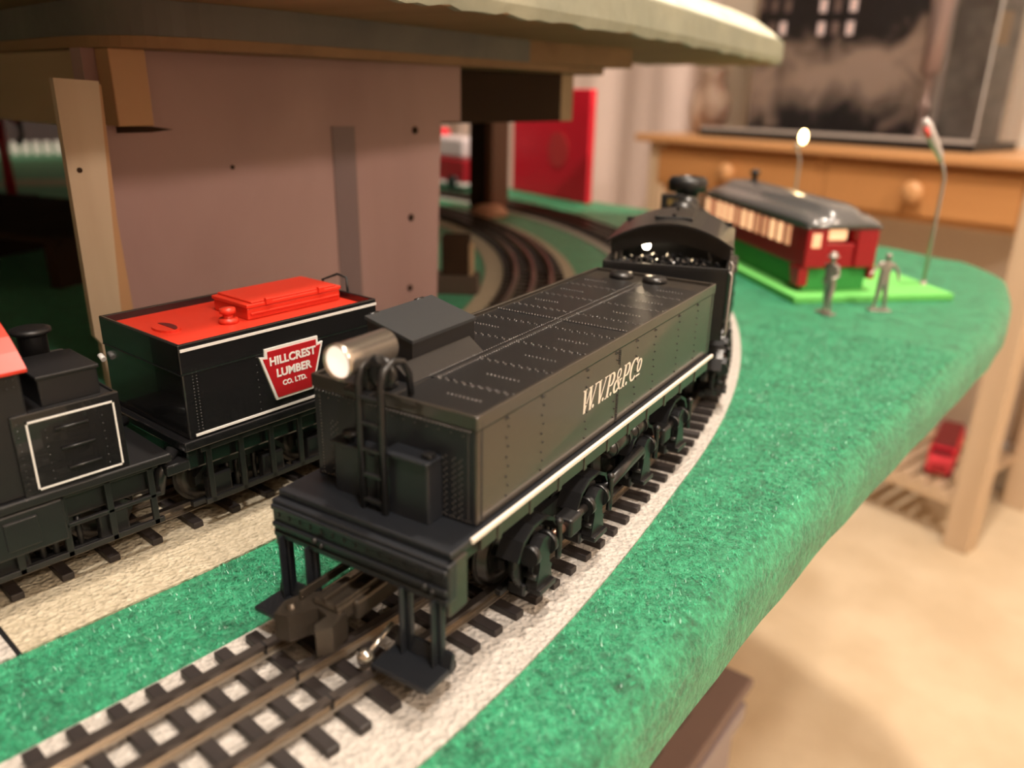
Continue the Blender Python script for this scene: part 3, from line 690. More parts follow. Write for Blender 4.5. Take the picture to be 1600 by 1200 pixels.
# ---------------------------------------------------------------- geared locomotive ahead of the tender
def engine():
    a0 = .290; p = (CX-.0008+.8*math.cos(a0), CY+.8*math.sin(a0))
    E = thing('locomotive', 'black geared locomotive with arched cab roof, coal bunker and lit cab', 'locomotive', (p[0], p[1], 0), .45)
    b = MB(); b.rbox(-.0305, .0305, 0, .0012, .0455, .0815, .0004)
    b.rbox(.0292, .0305, 0, .026, .0455, .0815, .0004).rbox(-.0305, -.0292, 0, .026, .0455, .0815, .0004).rbox(-.030, .030, .024, .026, .0455, .078, .0004)
    b.build('coal_bunker', BLACK, E)
    box('bunker_floor', DBLACK, E, -.029, .029, .0012, .024, .0465, .072)
    cm = MB()
    for i in range(240):
        x = rng.uniform(-.027, .027); y = rng.uniform(.002, .023); r = rng.uniform(.0010, .0022); z = .0735+.0045*(1-abs(x)/.03)+rng.uniform(0, .003)+.12*y
        m = Matrix.Rotation(rng.uniform(0, 6), 3, Vector(rng.normal(size=3)).normalized())
        vs = [Vector((x, y, z))+m @ Vector((sx*r*rng.uniform(.6, 1), sy*r*rng.uniform(.6, 1), sz*r*rng.uniform(.6, 1))) for sx, sy, sz in ((1, 0, 0), (-1, 0, 0), (0, 1, 0), (0, -1, 0), (0, 0, 1), (0, 0, -1))]
        cm.add(vs, [(0, 2, 4), (2, 1, 4), (1, 3, 4), (3, 0, 4), (2, 0, 5), (1, 2, 5), (3, 1, 5), (0, 3, 5)])
    cm.build('coal', COAL, E, 'stuff')
    # cab: side walls with window openings, arched roof
    def roofz(x, z0=.0885, h=.0105): return z0+h*(1-(x/.0318)**2)
    for sx in (-1, 1):
        m = MB(); x0, x1 = sorted((sx*.0292, sx*.0305))
        m.box(x0, x1, .026, .078, .0455, .066).box(x0, x1, .026, .034, .066, .0885).box(x0, x1, .070, .078, .066, .0885).box(x0, x1, .034, .070, .083, .0885).box(x0, x1, .0505, .0535, .066, .083)
        m.build('cab_side', BLACK, E)
    n = 16; vs = []; ya, yb = .018, .082
    for y in (ya, yb):
        for k in range(n+1):
            x = -.0318+.0636*k/n; vs.append((x, y, roofz(x)))
        for k in range(n+1):
            x = .0318-.0636*k/n; vs.append((x, y, roofz(x)-.0012))
    q = 2*n+2; mb = MB(); mb.add(vs, [(k, (k+1) % q, q+(k+1) % q, q+k) for k in range(q)]+[tuple(range(q)), tuple(range(q, 2*q))], False)
    mb.build('cab_roof', BLACK, E)
    m = MB()   # rear arch plate above the bunker opening
    up = [(-.0300+.06*k/12, roofz(-.0300+.06*k/12)-.0012) for k in range(13)]; lo = [(.0300-.06*k/12, .0805+.0075*math.sin(PI*k/12)) for k in range(13)]
    m.prism(up+lo, .0245, .0262, 'y'); m.build('rear_arch', DBLACK, E)
    MB().box(-.0295, .0295, .076, .078, .0455, .0925).build('cab_front', DBLACK, E)
    MB().rbox(-.010, .010, .035, .060, .0980, .1000, .001).build('roof_hatch', BLACK, E)
    for y in (.036, .062): MB().box(-.0010+0, .0010, y, y+.0005, .10, .1012).build('roof_rib', BLACK, E)
    for x in (-.012, .012): MB().tube([(x, .0765, .079), (x, .070, .079)], .0022, 10).ball((x*.6, .074, .084), .0016, 8).tube([(x*.3, .0760, .072), (x*.3, .068, .074)], .0008, 8).build('gauge', CHROME, E)
    MB().lathe([(.021, .060), (.021, .074), (.015, .0755), (0, .0757)], (0, 0, .068), 'y', 26).build('backhead', BLACK, E)
    bo = MB().ball((-.0125, .031, .0848), .0022, 12).build('cab_bulb', BULB, E)
    d = bpy.data.lights.new('cab_bulb_light', 'POINT'); d.energy = .008; d.color = (1, .75, .45); d.shadow_soft_size = .003
    lo = bpy.data.objects.new('cab_bulb_light', d); COL.objects.link(lo); lo.parent = bo; lo.location = (-.0125, .0275, .0848)
    # boiler, domes, stack
    MB().lathe([(.0185, .078), (.0195, .10), (.0185, .17), (.0180, .215), (.0150, .220), (.004, .222), (0, .222)], (0, 0, .066), 'y', 32).build('boiler', BLACK, E)
    for y, r, z in ((.105, .0085, .100), (.145, .0075, .0985)): MB().lathe([(r+.002, .080), (r, .086), (r, z-.004), (r*.7, z-.001), (0, z)], (0, y, 0), 'z', 22).build('dome', BLACK, E)
    MB().lathe([(.009, .080), (.0075, .086), (.0080, .0945), (.0130, .0955), (.0140, .1020), (.0120, .1050), (.0075, .1055), (.0070, .101), (0, .101)], (-.004, .200, 0), 'z', 26).build('smokestack', DBLACK, E)
    nb = MB().rbox(-.0200, -.0045, .178, .181, .0820, .0950, .0006).build('number_board', DBLACK, E)
    for x in (-.0155, -.0100): MB().box(x, x+.0040, .1774, .1781, .0875, .0920).build('brass_plate', BRASS, nb)
    MB().rbox(-.030, .030, .078, .225, .0432, .0455, .0005).rbox(-.024, .024, 0, .22, .030, .0432, .001).build('running_board', BLACK, E)
    for y in (.088, .104, .120):   # upright cylinders on the right side
        MB().lathe([(.0062, .034), (.0062, .062), (.0072, .063), (.0072, .0655), (.004, .067), (.004, .071), (0, .071)], (.0285, y, 0), 'z', 18).build('cylinder', BLACK, E)
    truck(E, 0, .045); truck(E, 0, .180)
    MB().tube([(.0325, .07, .0222), (.0325, .15, .0222)], .0022, 12).build('drive_shaft', BLACK, E)
    for z in (.0455, .0815): pass
    for y in (.0015, .028): MB().tube([(.0310, y, .048), (.0322, y, .050), (.0322, y, .078), (.0310, y, .080)], .0007, 8).build('grab_rail', GREYPOLE, E)
    rivets([(x, 0, z) for x in np.arange(-.029, .0295, .0016) for z in (.0800,)], '-y').build('bunker_rivets', BLACK, E, 'stuff')
engine()

# ---------------------------------------------------------------- red-topped tender
def red_tender():
    T = thing('locomotive_tender', 'black tender with an orange-red top and a red HILLCREST LUMBER shield', 'tender', (-.126, -.1205, 0), .045)
    hw, zb, zt, L = .0285, .0400, .0757, .0900
    b = MB(); b.rbox(-hw, hw, 0, L, zb, zt-.0045, .0007); b.build('tank_body', GLOSSB, T)
    r = MB(); r.rbox(hw-.0012, hw+.0002, -.0002, L, zt-.0110, zt, .0004).rbox(-hw-.0002, -hw+.0012, -.0002, L, zt-.0110, zt, .0004).rbox(-hw, hw, -.0002, .0012, zt-.0110, zt, .0004).rbox(-hw, hw, L-.0012, L+.0002, zt-.0110, zt, .0004)
    r.build('top_rim', GLOSSB, T)
    MB().box(hw, hw+.0005, .0004, L, zt-.0027, zt-.0017).box(hw-.0001, hw+.0004, .0025, L-.001, zb+.0008, zb+.0017).build('white_line', WHITE, T)
    box('red_deck', REDTOP, T, -hw+.0012, hw-.0012, .0012, L-.0012, zt-.0048, zt-.0030)
    zd = zt-.003
    o = MB().rbox(-.0140, .0100, .040, .086, zd, zd+.0048, .0005).build('red_hatch', REDTOP, T)
    MB().rbox(-.0145, .0105, .0395, .0865, zd+.0048, zd+.0064, .0004).rbox(-.0140, .0100, .042, .084, zd+.0064, zd+.0072, .0003).rbox(.0103, .0110, .041, .085, zd+.0022, zd+.0030, .0002).build('red_lid', REDTOP, o)
    for y in (.048, .074): MB().rbox(.0095, .0115, y, y+.003, zd+.0052, zd+.0078, .0003).build('lid_latch', REDTOP, o)
    MB().lathe([(.0040, zd), (.0036, zd+.0018), (.0020, zd+.002), (.002, zd+.0036), (.0032, zd+.004), (.0030, zd+.0058), (0, zd+.0062)], (.0065, .0335, 0), 'z', 14).build('red_cap', REDTOP, T)
    MB().prism([(.0070*math.cos(a)-.003, .013+.0046*math.sin(a)) for a in [2*PI*k/18 for k in range(18)]], zd, zd+.0009).build('red_scoop', REDTOP, T)
    MB().prism([(.0062*math.cos(a)-.003, .0130+.0030*math.sin(a)) for a in [2*PI*k/16 for k in range(16)] if math.sin(a) > -.2], zd+.0009, zd+.0011).build('scoop_hollow', mat('dark_red_hollow', (.10, .008, .008), .6), T)
    rivets([(hw, y, zb+.003+k*.0012) for y in (.004, .0055) for k in range(20)]+[(hw, .030, zb+.003+k*.003) for k in range(8)], 'x').build('side_rivets', GLOSSB, T, 'stuff')
    MB().box(hw, hw+.00015, 0, L, zt-.0112, zt-.0109).box(-hw, hw, -.0004, 0, zt-.0112, zt-.0109).build('side_seam', DBLACK, T)
    f = MB(); f.rbox(-.030, .030, -.003, L+.003, .0365, .0400, .0005).rbox(-.024, .024, 0, L, .026, .0365, .001); f.build('frame', GLOSSB, T)
    MB().tube([(-hw-.0005, -.0018, .0600), (-hw+.0022, -.0018, .0588)], .0011, 10).build('marker_peg', WHITE, T)
    MB().rbox(-.004, .004, -.0095, .0, .020, .0255, .001).tube([(-.008, -.006, .0395), (-.004, -.012, .0400), (.004, -.015, .0390)], .0022, 10).build('drawbar', BLACK, T)
    MB().tube([(.022, -.0035, .036), (.024, -.010, .0300), (.024, -.012, .022)], .0022, 10).rbox(.018, .0285, -.010, -.001, .0290, .0330, .0006).build('step', BLACK, T)
    # wire loop at the far end
    MB().tube([(-.004, L+.001, zt-.004), (-.004, L-.002, zt+.0035), (-.001, L+.004, zt+.0055), (.004, L+.005, zt+.0045), (.006, L+.004, zt-.004)], .0006, 8).build('wire', DBLACK, T)
    truck(T, -.004, .024, .012, False); truck(T, -.004, .070, .012, False)
    lat = MB()
    for y in np.arange(.006, .088, .0135): lat.rbox(.0262, .0276, y, y+.0022, .0120, .0355, .0003)
    lat.rbox(.0262, .0276, .004, .088, .0120, .0142, .0003).rbox(.0262, .0276, .004, .088, .0335, .0355, .0003); lat.build('lattice_frame', DBLACK, T)
    # keystone shield
    KS = [(-.86, 0), (-1.0, .38), (-.84, .36), (-.82, .50), (.82, .50), (.84, .36), (1.0, .38), (.56, -.60), (-.56, -.60)]
    KS = [(-1.0, .36), (-.84, .34), (-.84, .50), (.84, .50), (.84, .34), (1.0, .36), (.60, -.60), (-.60, -.60)]
    yc, zc, sw, sh = .0456, .0567, .0148, .0195
    s0 = MB().prism([(yc+u*sw, zc+v*sh) for u, v in KS], hw, hw+.0008, 'x').build('shield_border', WHITE, T)
    MB().prism([(yc+u*sw*.91, zc-.0002+v*sh*.90) for u, v in KS], hw+.0008, hw+.0010, 'x').build('shield_face', SIGNRED, s0)
    for tx, sz, z in (('HILLCREST', .0045, .0596), ('LUMBER', .0045, .0544), ('CO. LTD.', .0028, .0504)):
        me = text_mesh(tx, sz, sz*.035); me.materials.append(WHITE); o = bpy.data.objects.new('shield_lettering', me); COL.objects.link(o); o.parent = s0
        o.matrix_parent_inverse = Matrix.Identity(4); o.location = (hw+.00108, yc, z); o.rotation_euler = (PI/2, 0, PI/2)
red_tender()

# ---------------------------------------------------------------- engine coupled to the red-topped tender (only its rear part is in view)
def red_engine():
    E = thing('locomotive', 'black locomotive with red cab roof, white-framed panel and stovepipe at the left edge', 'locomotive', (-.126, -.1335, 0), 0.0)
    hw = .0285
    # side plate: stepped top, higher cab behind
    m = MB(); m.rbox(-hw, hw, -.0340, -.0085, .0385, .0648, .0006); m.build('hood', DBLACK, E)
    m = MB(); m.rbox(hw-.0005, hw+.0012, -.040, -.0078, .0380, .0654, .0004).rbox(-hw-.0012, -hw+.0005, -.040, -.0078, .0380, .0654, .0004).rbox(-hw, hw, -.0090, -.0080, .0400, .0654, .0004); m.build('side_plate', GLOSSB, E)
    w_ = MB(); x0, x1 = hw+.0010, hw+.0015; ya, yb, za, zb = -.0362, -.0098, .0398, .0628; t = .0006
    w_.box(x0, x1, ya, yb, zb-t, zb).box(x0, x1, ya, yb, za, za+t).box(x0, x1, ya, ya+t, za, zb).box(x0, x1, yb-t, yb, za, zb); w_.build('panel_frame', WHITE, E)
    h = MB()
    for i, z in enumerate((.0585, .0515, .0445)): h.tube([(hw+.0018, -.0285+.001*i, z), (hw+.0018, -.0185+.001*i, z)], .0004, 6)
    h.build('handles', BLACK, E)
    b = MB(); b.rbox(.0030, .0255, -.0295, -.0115, .0645, .0742, .0006).rbox(.0025, .0260, -.0300, -.0110, .0736, .0748, .0003).build('locker', DBLACK, E)
    b = MB().lathe([(.0046, .0645), (.0046, .0795), (.0050, .0802), (.0062, .0806), (.0063, .0818), (.0042, .0824), (0, .0822)], (-.0050, -.0195, 0), 'z', 26).build('stovepipe', DBLACK, E)
    MB().rbox(-.026, -.0105, -.032, -.004, .0645, .0670, .0008).build('hood_cover', mat('dark_grey_cover', (.05, .045, .04), .45), E)
    # cab
    c = MB(); c.rbox(-hw, hw, -.120, -.0345, .0385, .0792, .0006).build('cab', DBLACK, E)
    n = 12; vs = []; q = 2*n+2
    for y in (-.122, -.0330):
        for k in range(n+1): x = -.0310+.062*k/n; vs.append((x, y, .0798+.0140*(1-(x/.031)**2)))
        for k in range(n+1): x = .0310-.062*k/n; vs.append((x, y, .0788+.0135*(1-(x/.031)**2)))
    MB().add(vs, [(k, (k+1) % q, q+(k+1) % q, q+k) for k in range(q)]+[tuple(range(q)), tuple(range(q, 2*q))]).build('cab_roof', REDTOP, E)
    rv = [(hw+.0012, y, z) for y in np.arange(-.118, -.036, .0018) for z in (.0770, .0745)]+[(hw+.0012, y, .0385+k*.0022) for y in (-.0385,) for k in range(13)]
    rv += [(hw+.0012, y, .0420+k*.0028) for y in (-.031, -.014) for k in range(7)]
    rivets(rv, 'x').build('side_rivets', GLOSSB, E, 'stuff')
    f = MB(); f.rbox(-.030, .0305, -.120, .006, .0355, .0385, .0005).rbox(-.024, .024, -.12, .002, .024, .0355, .001)
    f.rbox(.020, .0300, -.070, -.030, .020, .0350, .0008).rbox(.0285, .0305, -.062, -.052, .0225, .0325, .0005).rbox(.0285, .0305, -.048, -.038, .0225, .0325, .0005); f.build('frame', DBLACK, E)
    
    truck(E, -.004, -.030, .016, False); truck(E, -.004, -.092, .016, False)
    lat = MB()
    for y in np.arange(-.118, .002, .0145): lat.rbox(.0262, .0276, y, y+.0022, .0120, .0355, .0003)
    lat.rbox(.0262, .0276, -.119, .002, .0120, .0142, .0003).rbox(.0262, .0276, -.119, .002, .0225, .0240, .0003).rbox(.0262, .0276, -.119, .002, .0335, .0355, .0003); lat.build('lattice_frame', DBLACK, E)
red_engine()

# ---------------------------------------------------------------- upper level deck
def deck_mesh(mb, P, d, z0, z1, rim_in=0):
    """closed polygon slab"""
    return mb.prism([p for p in P], z0, z1)
def smooth_curve(P, n=8):
    out = []
    for i in range(len(P)-1):
        p0 = Vector(P[max(0, i-1)]); p1 = Vector(P[i]); p2 = Vector(P[i+1]); p3 = Vector(P[min(len(P)-1, i+2)])
        for k in range(n):
            t = k/n; out.append(.5*((2*p1)+(p2-p0)*t+(2*p0-5*p1+4*p2-p3)*t*t+(-p0+3*p1-3*p2+p3)*t**3))
    out.append(Vector(P[-1])); return out
def decks():
    D = thing('upper_train_deck', 'raised plywood deck with a grey-green painted edge above the trains', 'deck', (0, 0, 0))
    E = smooth_curve([(-.085, -.62), (-.095, -.35), (-.108, -.15), (-.118, -.02), (-.1224, .0438), (-.1312, .1198), (-.1467, .2307), (-.1780, .3767), (-.208, .500), (-.232, .600), (-.250, .680), (-.290, .728), (-.355, .728), (-.44, .67), (-.60, .57), (-.90, .50)])
    back = [(-1.6, .48), (-1.6, -.62)]
    poly = [p[:] for p in E]+back
    MB().prism(poly, .1950, .1990).build('underside_sheet', UNDER, D)
    # rim: individually wavy painted edge
    n = len(E); vs = []; fs = []
    for i, p in enumerate(E):
        t = (E[min(i+1, n-1)]-E[max(i-1, 0)]).normalized(); nr = Vector((t.y, -t.x)); j = .0007*math.sin(i*2.3)+.0006*math.sin(i*5.1)
        for off, z in ((-.004, .1945+j), (.0005, .1945+j), (.0018, .200), (.0012, .2165), (-.0040, .2195), (-.010, .2205)): q = p+nr*off; vs.append((q.x, q.y, z))
    m = 6
    fs = [(i*m+k, i*m+(k+1) % m, (i+1)*m+(k+1) % m, (i+1)*m+k) for i in range(n-1) for k in range(m)]
    MB().add(vs, fs, False).build('painted_rim', RIM, D)
    # gently rising gritty scenery inside the rim
    vs = []
    for i, p in enumerate(E):
        t = (E[min(i+1, n-1)]-E[max(i-1, 0)]).normalized(); nr = Vector((t.y, -t.x))
        for off, z in ((-.0035, .2185), (-.012, .2255), (-.03, .238), (-.06, .250), (-.10, .255)): q = p+nr*off; vs.append((q.x, q.y, z+.0008*math.sin(i*3.1+off*300)))
    fs = [(i*5+k, i*5+k+1, (i+1)*5+k+1, (i+1)*5+k) for i in range(n-1) for k in range(4)]
    MB().add(vs, fs, True).build('scenery_slope', SCENIC, D)
    # lower board
    P = smooth_curve([(-.70, -.055), (-.45, -.068), (-.32, -.074), (-.255, -.074), (-.224, -.062), (-.213, -.035), (-.212, .0), (-.218, .06), (-.230, .13), (-.246, .22), (-.262, .30), (-.276, .368), (-.300, .402), (-.36, .42)], 5)
    back = [(-.70, .42)]
    MB().prism([p[:] for p in P]+back, .1750, .1800).build('lower_ply_layer', UNDER, D)
    for a, b in ((0, 24), (24, 43), (43, len(P)-1)):
        seg = P[a:b+1]; inn = [(p[0]-(.02 if i > 8 or a else 0), p[1]+(.02 if not a else 0)) for i, p in enumerate(seg)]
        vs = []; 
        for i, p in enumerate(seg):
            g = a+i; t = (P[min(g+1, len(P)-1)]-P[max(g-1, 0)]).normalized(); nr = Vector((t.y, -t.x))
            e = .0006 if 0 < i < len(seg)-1 else -.0004
            for off, z in ((e, .1801), (e, .1949), (-.018, .1949), (-.018, .1801)): q = p+nr*off; vs.append((q.x, q.y, z))
        k = len(seg)
        fs = [(i*4+c, i*4+(c+1) % 4, (i+1)*4+(c+1) % 4, (i+1)*4+c) for i in range(k-1) for c in range(4)]+[(0, 1, 2, 3), tuple(4*(k-1)+c for c in (3, 2, 1, 0))]
        MB().add(vs, fs).build('grey_edge_board', GREYRIM, D)
    MB().prism([(-.69, -.03), (-.25, -.03), (-.25, .38), (-.69, .38)], .18, .195).build('core_board', UNDER, D)
    # plywood face under the deck with holes, slot and notch
    pl = MB().prism([(-.075, .0009), (.1455, .0009), (.1525, .1394), (.1713, .1394), (.1713, .1749), (-.075, .1749)], -.262, -.250, 'x').build('plywood_face', PLY, D)
    for y, z, r in ((.1286, .1345, .0024), (.1232, .0782, .0024), (.1205, .0300, .0022), (-.005, .118, .0012)): MB().lathe([(r, -.2500), (r, -.2495), (0, -.2495)], (0, y, z), 'x', 14).build('screw_hole', DARKW, pl)
    MB().prism([(-.064, .1372), (-.0475, .1372), (-.036, .1383), (-.0475, .1400), (-.064, .1405)], -.2505, -.2492, 'x').build('slot', DARKW, pl)
    MB().box(-.2499, -.2494, .0620, .0790, .018, .138).build('grey_band', mat('grey_band_on_ply', (.185, .125, .125), .6), pl)  # thin grey strip laid on the plywood, darker than the wood around it
    box('pine_block', PINE, D, -.2499, -.235, -.0690, -.0520, .1408, .1749, b=.0006)
    box('tan_beam', BEAMW, D, -.70, -.2515, -.072, -.052, .1375, .1749, b=.001) if False else box('tan_beam', BEAMW, D, -.70, -.264, -.068, -.050, .1385, .1749, b=.001)
    db = box('dark_beam', DARKW, D, -.345, -.300, .155, .3470, .1355, .1749, b=.0006)
    box('sawn_end', BEAMW, db, -.343, -.3005, .3471, .3650, .1355, .1749, b=.0006)
    # support post with foot
    po = MB().rbox(-.622, -.590, .560, .592, .0, .1949, .001).build('post', DARKW, D)
    MB().rbox(-.5898, -.578, .558, .592, .010, .1949, .001).build('reddish_trim', mat('reddish_post_trim', (.16, .05, .025), .5), po)
    MB().lathe([(.024, 0), (.026, .006), (.018, .014), (.012, .016), (0, .016)], (-.580, .556, .0002), 'z', 18).build('foot', mat('peach_clay', (.62, .30, .20), .6), po)
    for x, y in ((-1.5, .4), (-1.5, -.5), (-.9, -.5)): box('post', DARKW, D, x, x+.04, y, y+.04, 0, .1949)
    # stick leaning at the corner
    S = thing('wooden_stick', 'pale wooden stick with a nail hole standing against the plywood face', 'stick', (0, 0, 0))
    s = MB(); v0 = [(-.225, -.0985), (-.225, -.0800)]
    s.prism([(-.0990, .1615), (-.0805, .1605), (-.0862, .060), (-.0880, .0009), (-.0975, .0009), (-.0975, .0440), (-.1000, .0480)], -.2262, -.222, 'x').build('stick_body', STICK, S)
    MB().lathe([(.0012, -.2220), (.0012, -.2217), (0, -.2217)], (0, -.0945, .1235), 'x', 10).build('nail_hole', DARKW, S)
    MB().prism([(-.0799, .1600), (-.0780, .1590), (-.0800, .1), (-.0790, .060), (-.0795, .0009), (-.0872, .0009), (-.0855, .060)], -.236, -.226, 'x').build('edge_strip', PINE, S)
decks()

# ---------------------------------------------------------------- small things round the curve
def hut():
    H = thing('trackside_box', 'dark brown trackside box with a white side plate beside the inner curve', 'trackside box', (-.305, .222, 0), .66)
    box('base', mat('brown_painted_wood', (.075, .050, .035), .6), H, -.026, .018, -.010, .012, .0, .016, b=.001)
    box('tower', DARKW, H, -.012, .010, -.008, .010, .016, .048, b=.0008)
    box('side_board', BEAMW, H, .0102, .0135, -.009, .006, .016, .042, b=.0005)
    box('plate', mat('white_plate', (.60, .52, .48), .5), H, -.0240, -.0155, -.0125, -.0105, .014, .030, b=.0006)
hut()
def red_items():
    t = thing('red_box', 'tall bright red cardboard box with a round dull mark behind the post', 'box', (-.567, .757, 0), math.atan2(.055, -.2))
    R = MB(); R.rbox(0, .205, -.012, 0, .0002, .165, .002); R.build('box_body', REDCARD, t)
    MB().prism([(.075+.027*math.cos(2*PI*k/30), .075+.027*math.sin(2*PI*k/30)) for k in range(30)], 0, .0006, 'y').build('round_mark', REDDISC, t)
    t = thing('toy_fire_engine', 'small red and white toy fire engine glimpsed between plywood and post', 'toy fire engine', (-.93, .785, 0), -.15)
    box('body', mat('dark_red_enamel', (.32, .01, .02), .4), t, .01, .13, -.03, .03, .012, .05, b=.003)
    box('cab', REDCARD, t, -.055, .008, -.032, .032, .012, .095, b=.005)
    box('windscreen', DBLACK, t, -.040, -.012, -.0335, -.0322, .050, .080, b=.0005)
    box('white_load', mat('pale_lilac_plastic', (.60, .52, .54), .5), t, .02, .12, -.025, .025, .0505, .085, b=.006)
    box('bumper', WHITE, t, -.058, .13, -.034, .034, .007, .012, b=.001)
    for x in (-.03, .03, .10):
        for y in (-.036, .028): MB().lathe([(.012, y), (.012, y+.008)], (x, 0, .012), 'y', 14).build('wheel', DBLACK, t)
red_items()
def left_things():
    t = thing('dark_loading_dock', 'dark brown slatted wooden dock standing left under the deck', 'loading dock', (-.72, .02, 0), .35)
    for i in range(9): box('plank', DARKW, t, -.19, .17, -.085+i*.02, -.067+i*.02, .036, .042, b=.0005)
    for x in (-.18, -.01, .15): box('joist', DARKW, t, x, x+.012, -.085, .093, .0003, .036)
    t = thing('picket_fence', 'row of white pickets far back on the green mat', 'fence', (-2.02, .30, 0), math.radians(68))
    for i in range(18): box('picket', WHITE, t, i*.022, i*.022+.015, -.003, .003, 0, .030, b=.002)
    box('fence_rail', WHITE, t, 0, .40, .0031, .006, .008, .012)
    t = thing('red_toy_crane', 'red toy crane with a black hook standing on the mat left of the pale stick', 'toy crane', (-.47, .0, .02), .4)
    t.location = (-1.03, .125, .0002)
    box('base', DBLACK, t, -.03, .02, -.02, .02, 0, .02, b=.002)
    MB().tube([(-.005, 0, .02), (-.005, 0, .125)], .006, 10).build('mast', mat('crane_red', (.32, .015, .03), .4), t)
    MB().tube([(-.04, 0, .135), (-.005, 0, .128), (.030, 0, .112)], .005, 8).build('jib', mat('crane_red_dark', (.22, .012, .02), .4), t)
    MB().tube([(.030, 0, .112), (.031, 0, .096), (.026, 0, .086), (.020, 0, .088)], .003, 8).build('hook', DBLACK, t)
left_things()

# ---------------------------------------------------------------- dining coach on its green base
def coach():
    rz = math.atan2(.766, .643)
    # local x runs along the end (right), local y along the long side (away)
    B = thing('green_display_base', 'bright green slab with a raised mid-green block under the red coach', 'display base', (-.084, .390, 0), math.radians(50)-PI/2+math.radians(0))
    B.rotation_euler.z = rz
    B.rotation_euler.z = math.atan2(.766, .643)-0
    # x axis -> direction u2 (.643,.766); y axis -> (-.766,.643)
    MB().rbox(0, .145, 0, .29, .0002, .0062, .001).build('slab', LGREEN, B)
    MB().rbox(.0155, .0725, .020, .285, .0063, .0258, .001).build('block', MGREEN, B)
    t = thing('dining_coach', 'maroon dining coach with glowing windows and grey roof on a green base', 'coach', (-.084, .390, 0), math.atan2(.766, .643))
    x0, x1, y0, y1, zb, zt = .012, .076, .014, .235, .0262, .0615
    b = MB(); b.rbox(x0+.0012, x1-.0012, y0+.020, y1, zb, zt, .001); b.build('body', COACHRED, t)
    # vestibule: corner posts, end wall with doorway
    b = MB(); b.rbox(x0, x0+.019, y0, y0+.0205, zb, zt, .0015).rbox(x1-.019, x1, y0, y0+.0205, zb, zt, .0015).rbox(x0+.018, x1-.018, y0+.003, y0+.0205, zb, zb+.020, .001).rbox(x0+.018, x1-.018, y0+.003, y0+.0205, zt-.004, zt, .001)
    b.build('vestibule', COACHRED, t)
    MB().rbox(x0+.019, x1-.019, y0+.0130, y0+.0140, zb+.020, zt-.004, .0003).build('door_recess', DBLACK, t)
    MB().rbox(x0+.0235, x1-.0235, y0+.0085, y0+.0125, zb+.0215, zb+.0330, .003).build('door_window', WINLIT, t)
    MB().rbox(x0+.0045, x0+.0125, y0-.0004, y0+.0010, zb+.017, zb+.029, .002).build('end_window', WINDIM, t)
    MB().prism([(y0+.002, zb), (y0+.020, zb), (y0+.014, zb-.0150), (y0+.002, zb-.0150)], x0-.0020, x0+.0060, 'x').build('step', COACHRED, t)
    MB().prism([(y0+.002, zb), (y0+.014, zb), (y0+.012, zb-.010), (y0+.002, zb-.010)], x1-.0030, x1+.0025, 'x').build('step', COACHRED, t)
    n = 13
    for i in range(n):
        y = y0+.030+i*.0152
        MB().rbox(x0-.0002, x0+.0014, y, y+.0082, zb+.0140, zb+.0308, .0038).build('window', WINDIM if i in (0, 3, 4, 7, 11) else WINLIT, t)
    MB().rbox(x0+.0002, x0+.0016, y0+.020, y1, zb+.0315, zb+.0328, .0003).build('letter_board_line', mat('dark_maroon', (.16, .005, .008), .4), t)
    # roof: rounded eaves with raised clerestory, turned-down end
    vs = []; pr = [(-.0345, .0), (-.0330, .0045), (-.026, .0085), (-.0165, .0105), (-.0150, .0145), (-.0080, .0165), (.0080, .0165), (.0150, .0145), (.0165, .0105), (.026, .0085), (.0330, .0045), (.0345, .0)]
    ysec = [(y0-.003, .55, .15), (y0+.001, .82, .55), (y0+.010, .97, .85), (y0+.022, 1, 1), (y1-.015, 1, 1), (y1, .95, .6)]
    xm = (x0+x1)/2; m = len(pr)
    for y, sx, sz in ysec:
        for u, v in pr: vs.append((xm+u*(.6+.4*sx), y, zt-.0005+v*sz))
    k = len(ysec); fs = [(i*m+j, i*m+(j+1) % m, (i+1)*m+(j+1) % m, (i+1)*m+j) for i in range(k-1) for j in range(m)]+[tuple(range(m)), tuple(range((k-1)*m, k*m))]
    MB().add(vs, fs, True).build('roof', COACHROOF, t)
    MB().rbox(x0-.0010, x1+.0010, y0-.001, y1, zt-.0030, zt, .0008).build('eave', COACHROOF, t)
    MB().lathe([(.003, zt+.012), (.003, zt+.022), (.005, zt+.023), (.005, zt+.026), (0, zt+.028)], (xm+.006, y1-.03, 0), 'z', 12).build('roof_stack', DBLACK, t)
    MB().box(x0+.002, x1-.002, y0+.02, y1, zb-.0001+.0, zb+.001).build('floor_edge', DBLACK, t)
coach()

